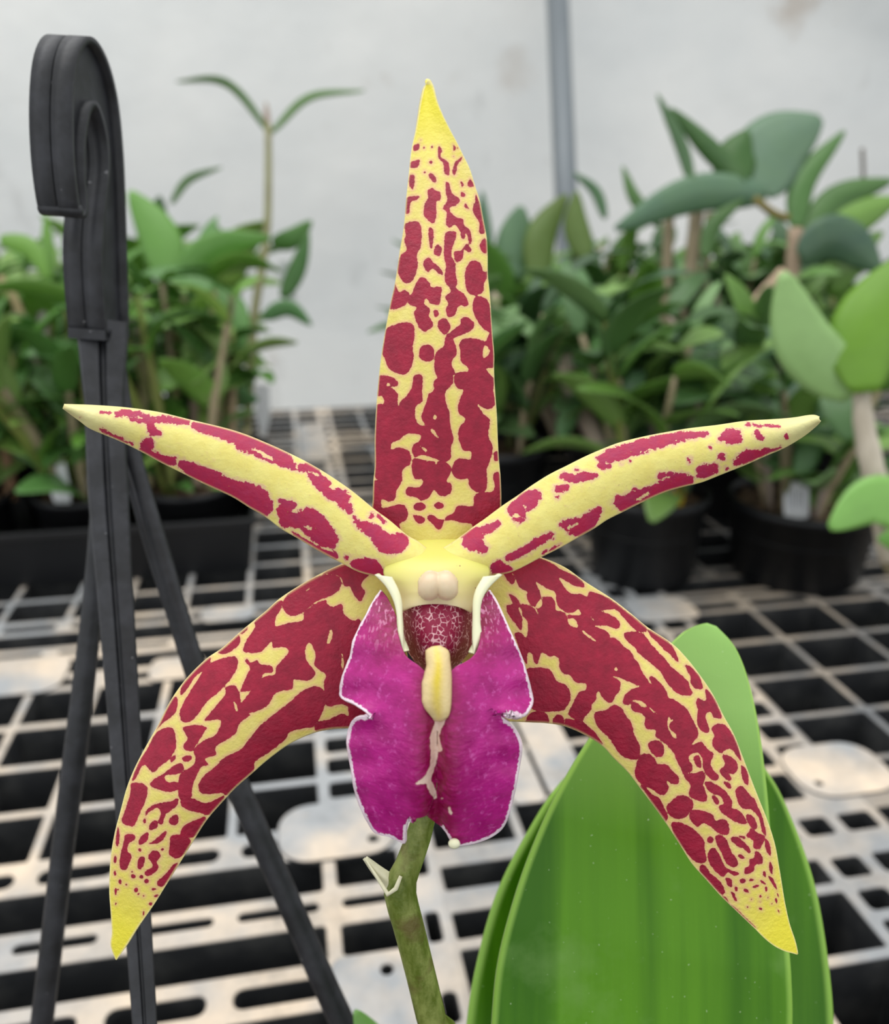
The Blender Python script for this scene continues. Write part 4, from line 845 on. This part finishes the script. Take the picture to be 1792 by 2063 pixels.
# --- petals
oP, sP = (100, 780), 2.2974
LPt = [('r', p) for p in (
 [(310,130,9),(350,130,13),(410,135,11),(450,150,12)], [(385,155,8),(480,160,13)], [(470,180,14),(480,205,16),(512,215,7)], [(510,155,13),(560,160,13),(640,170,12)],
 [(670,185,14),(760,205,22),(830,225,24),(900,255,28),(980,290,34),(1060,325,32),(1110,360,18),(1140,385,7)], [(880,280,13),(905,295,7)], [(1160,380,11),(1210,380,22),(1230,420,22),(1270,460,24),(1300,500,20),(1350,510,26),(1370,550,18),(1390,575,12)],
 [(1410,610,9),(1440,640,13),(1500,670,24),(1560,730,32),(1615,725,34)], [(1490,600,11)], [(1545,630,7),(1520,600,5)], [(460,262,24),(450,290,18),(500,312,14),(540,332,16),(575,335,16)],
 [(620,350,15),(680,385,26),(750,420,32),(820,460,36),(880,490,46),(950,520,52),(990,550,40)], [(1000,505,20)], [(1070,520,7),(1130,545,14),(1080,570,20),(1140,610,24),(1200,610,42),(1260,670,42),(1305,700,30)],
 [(1100,620,22)], [(1130,670,6),(1200,712,7),(1260,748,7),(1320,775,14)], [(240,185,4),(330,230,6),(390,255,4)], [(1385,785,9)], [(1400,812,8),(1450,822,28),(1500,835,30),(1530,850,18)], [(240,125,5),(280,125,5)], [(150,130,3)])]
LPt += [('y', p) for p in ([(940,290,5),(1030,340,6)], [(1150,575,5),(1180,560,4)], [(1200,395,4),(1240,410,5)], [(1300,470,5),(1320,480,4)], [(1185,640,4),(1215,650,5)])]
top = cmap(oP, sP, [(1750,760),(1700,720),(1650,690),(1570,622),(1500,570),(1400,488),(1300,418),(1200,358),(1100,308),(1000,263),(900,223),(800,193),(650,158),(500,123),(350,103),(200,93),(67,89)])
bot = cmap(oP, sP, [(1700,900),(1620,885),(1540,872),(1440,850),(1360,810),(1250,752),(1150,692),(1080,652),(1000,592),(930,552),(850,502),(720,442),(620,392),(520,342),(430,292),(330,242),(200,187),(150,152),(67,90)])
LPt = [(k, [(x, y, r*1.3) for x, y, r in p]) if k == 'r' else (k, p) for k, p in LPt]
petal('petal', bot, top, conv(oP, sP, LPt), lambda x, y, t, s: .1345-.0018*np.cos(PI*t*.8)*(1-t)-.0020*(1-s*s)+.0012*np.sin(PI*t)+.0022*np.exp(-t*30)*0,
      300, 56, M['petal'], 3.2, 'left petal', th=.0004)
oQ, sQ = (900, 800), 2.2974
LQ = [('r', p) for p in (
 [(135,645,30),(120,670,34),(170,700,18)], [(180,620,17),(210,610,15),(235,590,13)], [(310,530,22),(330,520,30),(380,480,32),(410,460,22)], [(330,562,20),(360,560,11)], [(520,430,16),(550,420,13)], [(510,465,9)],
 [(540,370,11),(590,380,19),(650,370,15),(690,365,9)], [(600,345,9)], [(720,290,17),(780,272,26),(850,250,24),(920,228,24),(1000,208,22),(1080,192,18),(1150,182,12),(1205,178,7)], [(710,325,9),(750,325,9)], [(805,310,5)], [(850,300,5)],
 [(1270,200,11),(1310,180,22),(1350,190,17),(1300,210,9)], [(1220,235,5)], [(1390,135,6),(1450,140,5),(1540,145,5)], [(1430,170,9),(1450,190,11)], [(1330,300,9),(1380,272,22),(1430,260,18),(1500,240,8),(1540,226,6)],
 [(1270,275,13)], [(1290,325,7)], [(1180,342,22),(1230,325,20)], [(1120,290,9)], [(985,360,11),(1040,355,8)], [(790,480,20),(840,490,36),(900,460,32),(960,440,30),(1020,410,30),(1080,385,32),(1120,378,18)], [(830,515,10)], [(870,420,7)],
 [(530,590,11),(560,590,22),(620,600,34),(660,560,26),(700,520,14)], [(570,625,9)], [(280,740,11),(340,715,15),(400,680,15),(450,650,15),(480,640,11)], [(240,790,30),(290,800,14)], [(440,720,4),(520,680,4)], [(1570,180,8)])]
LQ += [('y', p) for p in ([(310,550,5),(340,555,6)], [(360,510,5),(375,540,4)], [(560,600,5),(600,580,4)], [(590,360,4),(620,350,4)], [(880,470,4),(930,440,4)], [(300,575,4),(350,590,4)])]
top = cmap(oQ, sQ, [(-40,720),(30,680),(85,640),(130,605),(180,570),(260,510),(330,463),(400,413),(480,363),(560,323),(640,283),(720,248),(800,218),(900,193),(1000,173),(1120,153),(1250,138),(1380,120),(1500,113),(1600,106),(1690,93),(1724,101)])
bot = cmap(oQ, sQ, [(60,870),(120,845),(205,817),(300,802),(440,732),(520,692),(600,647),(680,602),(740,562),(820,522),(900,482),(1000,437),(1080,412),(1180,387),(1280,347),(1380,307),(1480,262),(1560,227),(1650,172),(1710,122),(1724,104)])
LQ = [(k, [(x, y, r*1.28) for x, y, r in p]) if k == 'r' else (k, p) for k, p in LQ]
petal('petal', top, bot, conv(oQ, sQ, LQ), lambda x, y, t, s: .1345-.0018*np.cos(PI*t*.8)*(1-t)-.0020*(1-s*s)+.0012*np.sin(PI*t),
      300, 56, M['petal'], 3.2, 'right petal', th=.0004)

# --- lip: two halves of one sheet
o1, s1 = (640, 1000), 2.788
lo = [(350,526),(310,590),(250,700),(200,800),(180,900),(145,980),(122,1080),(130,1132),(205,1168),(287,1232),(222,1240),(180,1290),(163,1400),(188,1550),(213,1680),(262,1800),(322,1892),(402,1914),(482,1952)]
li = [(354,530),(392,572),(440,670),(452,780),(492,890),(580,960),(672,1060),(672,1110),(672,1140),(672,1195),(672,1250),(672,1300),(672,1400),(670,1550),(665,1660),(622,1785),(520,1820),(496,1870),(492,1950)]
ro = [(972,526),(1012,590),(1062,700),(1120,830),(1150,900),(1167,950),(1202,1080),(1213,1160),(1165,1238),(1098,1222),(1048,1245),(1110,1300),(1152,1400),(1132,1550),(1107,1680),(1062,1832),(1000,1902),(900,1947),(795,1967)]
ri = [(968,530),(928,580),(908,690),(918,800),(880,895),(770,965),(672,1060),(672,1110),(672,1140),(672,1195),(672,1250),(672,1300),(672,1400),(670,1550),(665,1660),(622,1785),(700,1862),(738,1920),(744,1957)]
cxl = 640+672/s1
def lipZ(x, y, t, s):
    yy = (y-1180)/520.0                                  # 0 at top of lobes, 1 at the foot
    dx = np.abs(x-(cxl-2*np.clip(yy, 0, 1)))/150.0
    z = .1275-.0085*np.sin(PI*np.clip(yy*.8+.05, 0, 1))+.0015*np.clip(yy-.8, 0, 1)*6
    z = z+.0045*dx**2.2                                  # sides roll back
    z = z+.0020*np.exp(-(dx/.10)**2)*np.clip((yy-.3)*3, 0, 1)     # groove on the midline
    z = z-.0010*np.exp(-((dx-.28)/.16)**2)*np.clip((yy-.35)*3, 0, 1)
    z = z+.0035*np.exp(-((yy-.06)/.10)**2)*np.exp(-((dx-.55)/.5)**2)
    nt = np.exp(-(((y-1442)/34)**2))*np.clip((dx-.75)*4, 0, 1)
    z = z-.0016*nt+.00045*np.sin(y/11.0)*np.clip((dx-.6)*2, 0, 1)
    return z
Vs, Fs, Qs, Es = [], [], [], []
off = 0
for A_l, B_l in ((lo, li), (ri, ro)):
    A2 = cmap(o1, s1, A_l); B2 = cmap(o1, s1, B_l)
    V, Fc, Q, T, S = sheet(A2, B2, 198, 60, lipZ, paired=True, frill=1.1)
    Vs.append(V); Fs.append(Fc+off); Qs.append(Q); off += len(V)
V = np.vstack(Vs); Fc = np.vstack(Fs); Q = np.vstack(Qs)
me = mesh('lip', V, Fc)
def dist_poly(Q, pl):
    a = pl[:-1]; ab = pl[1:]-a; out = np.empty(len(Q))
    for i in range(0, len(Q), 4000):
        q = Q[i:i+4000]; t = np.clip(((q[:, None]-a)*ab).sum(2)/((ab**2).sum(1)+1e-9), 0, 1)
        out[i:i+4000] = np.sqrt((((a+t[..., None]*ab)-q[:, None])**2).sum(2).min(1))
    return out
eL = cat_rom(cmap(o1, s1, lo+li[::-1][:3]), 4); eR = cat_rom(cmap(o1, s1, ro+ri[::-1][:3]), 4)
de = np.minimum(dist_poly(Q, eL), dist_poly(Q, eR))
yy = (Q[:, 1]-1180)/520; dxx = np.abs(Q[:, 0]-cxl)
rimw = np.interp(yy, [0, .15, .3, .5, .7, 1], [5.5, 6, 7, 10, 9.5, 8])
fattr(me, 'rim', np.clip(1.15-de/rimw, 0, 1))
fattr(me, 'centre', np.zeros(len(Q)))
fattr(me, 'crimson', np.clip(np.maximum(np.exp(-((dxx-8)/44)**2)*np.clip((yy-.22)*6, 0, 1), np.exp(-(yy/.30)**4)*np.clip(2.0-dxx/95, 0, 1)), 0, 1))
fattr(me, 'throat', np.clip(1.3-yy/.22, 0, 1))
cream = layers(Q, [('r', cmap(o1, s1, p)) for p in ([(690,1240,34),(680,1290,24),(660,1340,24),(665,1400,30),(690,1420,14)], [(660,1400,28),(655,1470,18),(640,1530,14),(610,1590,20),(560,1612,8)], [(620,1590,16),(640,1640,20),(660,1690,10)], [(700,1700,7)], [(740,1750,9),(750,1780,8)])])
fattr(me, 'cream', cream)
bm = bmesh.new(); bm.from_mesh(me); bmesh.ops.remove_doubles(bm, verts=bm.verts, dist=.00003); bm.to_mesh(me); bm.free()
me.polygons.foreach_set('use_smooth', [True]*len(me.polygons))
lip = link('lip', solid(me, .0006), M['lip'], orchid); lip['label'] = 'magenta lip with a frilled white edge'
# droplet-like curl at the lip's lower right corner
bm = bmesh.new(); bmesh.ops.create_uvsphere(bm, u_segments=14, v_segments=10, radius=.0008); dm_ = bpy.data.meshes.new('curl'); bm.to_mesh(dm_); bm.free()
dm_.polygons.foreach_set('use_smooth', [True]*len(dm_.polygons))
dc = link('edge_curl', dm_, M['claw'], lip, P(640+768/s1, 1000+1950/s1, .1235)-parent_world(lip)); dc.scale = (1.1, .8, 1)
# throat (concave, behind the lobes)
tA = cmap(o1, s1, [(440,560),(462,640),(470,760),(500,860),(560,950),(600,1010)]); tB = cmap(o1, s1, [(910,560),(885,640),(880,760),(862,860),(790,950),(740,1010)])
V, Fc, Q, T, S = sheet(tA, tB, 60, 50, lambda x, y, t, s: .1300-.0058*(1-np.abs(s)**2.2)*np.sin(PI*np.clip(t*.62+.1, 0, 1))+.003*np.abs(s)**3+.0015*t)
tm = link('lip_throat', solid(mesh('throat', V, Fc), .0005), M['throat'], orchid); tm['label'] = 'crimson and white netted inner tube of the lip'
# callus ridge
cA = cmap(o1, s1, [(640,843),(606,870),(608,960),(588,1030),(584,1110),(592,1180),(628,1225),(655,1262)]); cB = cmap(o1, s1, [(690,836),(738,868),(748,930),(756,1010),(756,1090),(752,1180),(735,1240),(692,1266)])
V, Fc, Q, T, S = sheet(cA, cB, 60, 24, frill=1.2, Zf= lambda x, y, t, s: lipZ(x, y, t, s)-.0002-.0020*np.sqrt(np.clip(1-s*s, 0, 1))*np.sin(PI*np.clip(t*.9+.08, 0, 1))**.5)
me = mesh('callus', V, Fc); fattr(me, 'centre', np.exp(-(S/.33)**2)*np.clip(1-np.abs(T-.45)*1.9, 0, 1)**.5)
link('callus', solid(me, .0006), M['callus'], lip, Vector((0, 0, 0)))['label'] = 'yellow ridge down the middle of the lip'
# pale claws between lobes and column
for side in (0, 1):
    if side == 0: A_c, B_c = [(320,440),(385,510),(430,600),(448,700),(452,790),(478,872)], [(420,452),(455,520),(476,590),(480,690),(486,790),(487,876)]
    else: A_c, B_c = [(930,450),(890,520),(872,590),(870,690),(868,790),(874,884)], [(1040,440),(960,520),(922,600),(916,700),(922,790),(884,884)]
    V, Fc, Q, T, S = sheet(cmap(o1, s1, A_c), cmap(o1, s1, B_c), 40, 10, lambda x, y, t, s: .1272-.0030*t-.0004*(1-s*s))
    link('lip_claw', solid(mesh('claw', V, Fc), .001), M['claw'], lip, Vector((0, 0, 0)))
# --- column with anther cap
kA = cmap(o1, s1, [(560,235),(505,262),(440,315),(385,375),(372,440),(425,505),(462,575),(468,640),(480,650)]); kB = cmap(o1, s1, [(790,235),(845,262),(905,315),(955,375),(968,440),(918,505),(884,575),(868,645),(860,655)])
def colW(Q, T, S):
    Q = Q.copy(); Q[..., 1] -= 17*(1-np.abs(S)**2.5)*np.clip((T-.55)/.45, 0, 1)**1.5; return Q
def colZ(x, y, t, s):
    d = .1374-.0117*np.clip(t, 0, 1)**.62*(1-np.abs(s)**3.0*.34)-.001*np.sin(PI*t)
    hood = np.exp(-((t-.52)/.22)**2)*np.exp(-(s/.5)**2)*.0012
    und = np.clip((t-.8)*5, 0, 1)*np.exp(-(s/.55)**2)*.0014
    return d-hood+und
V, Fc, Q, T, S = sheet(kA, kB, 90, 70, colZ, warp=colW)
me = mesh('column', V, Fc); fattr(me, 'green', np.clip(1.35-1.25*T+.2*np.abs(S), 0, 1))
colm = link('column', solid(me, .0018), M['column'], orchid); colm['label'] = 'pale yellow column above the lip'
# anther cap: two rounded lobes
nA = 40; cxp, cyp = 640+677/s1, 1000+508/s1
A_a = [(cxp-36, cyp+2)]; V = []; Fc = []; 
uu = np.linspace(-1, 1, nA)
X, Y = np.meshgrid(uu, uu)
R1 = 1-(((X+.40)/.60)**2+((Y)/.92)**2); R2 = 1-(((X-.40)/.60)**2+((Y)/.92)**2)
Hh = np.maximum(np.sqrt(np.clip(R1, 0, 1)), np.sqrt(np.clip(R2, 0, 1)))
Hs = np.maximum(Hh, 0)
xs = cxp+X*41; ys = cyp+Y*31-4*(1-np.abs(X))
Zc = .1256-.0020*Hs
Vv = PA(xs, ys, Zc).reshape(-1, 3); keep = (np.maximum(R1, R2) > -.25)
idx = np.arange(nA*nA).reshape(nA, nA)
for j in range(nA-1):
    for i in range(nA-1):
        if keep[j, i] and keep[j+1, i] and keep[j, i+1] and keep[j+1, i+1]: Fc.append((idx[j, i], idx[j+1, i], idx[j+1, i+1], idx[j, i+1]))
me = mesh('anther', Vv, Fc); bm = bmesh.new(); bm.from_mesh(me)
bmesh.ops.delete(bm, geom=[v for v in bm.verts if not v.link_faces], context='VERTS'); bmesh.ops.smooth_vert(bm, verts=bm.verts, factor=.5, use_axis_x=True, use_axis_y=True, use_axis_z=True); bm.to_mesh(me); bm.free()
me.polygons.foreach_set('use_smooth', [True]*len(me.polygons))
link('anther_cap', solid(me, .0008), M['anther'], colm, Vector((0, 0, 0)))['label'] = 'two-lobed cream cap at the end of the column'

# --- stem and bract
sp_ = [(868,1560,.1395),(858,1630,.140),(842,1690,.141),(822,1745,.142),(806,1792,.1430),(822,1860,.1445),(845,1950,.147),(872,2063,.150),(890,2150,.153)]
sr = [20, 23, 26, 27, 33, 31, 30, 30, 30]
pts = [P(*q) for q in sp_]+[Vector((-.012, .10, .10)), Vector((-.03, .09, .066))]
rad = [r/F*q[2] for r, q in zip(sr, sp_)]+[.003, .003]
c = resample(cat_rom([tuple(q) for q in pts], 6), 60)
dd = np.r_[0, np.cumsum([(Vector(pts[i+1])-Vector(pts[i])).length for i in range(len(pts)-1)])]; dd /= dd[-1]
stem = link('flower_stem', tube_mesh('stem', c, np.interp(np.linspace(0, 1, 60), dd, rad), 20), M['stem'], orchid)
V, Fc, Q, T, S = sheet([(786,1808),(768,1778),(750,1752),(735,1728)], [(812,1772),(790,1762),(765,1748),(737,1729)], 20, 12, lambda x, y, t, s: .1415+.001*np.abs(s)+.0005*t)
link('bract', solid(mesh('bract', V, Fc), .0004), M['bract'], stem, Vector((0, 0, 0)))['label'] = 'small dry papery bract at the stem node'
link('bract_edge', tube_mesh('be', [P(808, 1765, .1395), P(798, 1790, .139), P(782, 1802, .1395), P(765, 1775, .1408), P(735, 1728, .1418)], [.0003, .0004, .0004, .0003, .0001], 8), M['bract'], stem, Vector((0, 0, 0)))

# --- leaves
def big_leaf(A, B, Zf, label, tipv, nr=120, nc=50):
    V, Fc, Q, T, S = sheet(A, B, nr, nc, Zf); me = mesh('leaf', V, Fc)
    fattr(me, 'across', np.abs(S)); fattr(me, 'tip', np.clip((T-tipv)/(1-tipv)*1.6, 0, 1) if tipv < 1 else T*0)
    o = link('leaf', solid(me, .0013), M['nleaf'], orchid); o['label'] = label
big_leaf([(1120,2420),(1020,2300),(986,2180),(990,2063),(1002,1940),(1032,1820),(1070,1710),(1120,1600),(1185,1490),(1262,1390),(1360,1288),(1395,1264),(1420,1258)],
         [(1290,2420),(1480,2300),(1580,2180),(1592,2063),(1590,1960),(1582,1880),(1568,1800),(1551,1700),(1541,1590),(1527,1480),(1506,1380),(1478,1308),(1438,1266)],
         lambda x, y, t, s: .158+.016*np.clip(t-.45, 0, 1)**1.3*1.6+.0028*(1-np.abs(s))**1.2*np.sin(PI*np.clip(t+.1, 0, 1))+.004*np.clip(.3-t, 0, 1), 'broad bright green leaf', .62)
big_leaf([(1150,2420),(1020,2300),(936,2180),(940,2063),(960,1940),(1000,1800),(1060,1680),(1130,1575),(1230,1490),(1350,1450)],
         [(1300,2420),(1520,2300),(1672,2180),(1677,2063),(1666,1930),(1640,1780),(1596,1650),(1552,1562),(1480,1480),(1370,1450)],
         lambda x, y, t, s: .181+.012*t+.002*(1-np.abs(s))-.002*np.abs(s)**2, 'second broad leaf behind the first', 2.0)
lf = hero_leaf(orchid, (800, 2160), (750, 2095), (716, 2036), .2, 60, srgb(130, 185, 90), .2)
for lx in (1205, 1225):
    link('leaf_base', tube_mesh('lb', [P(lx, 2410, .163 if lx == 1205 else .181), Vector((.02, .095, .075)), Vector((-.02, .09, .065))], [.0035, .003, .003], 8), M['stem'], orchid)
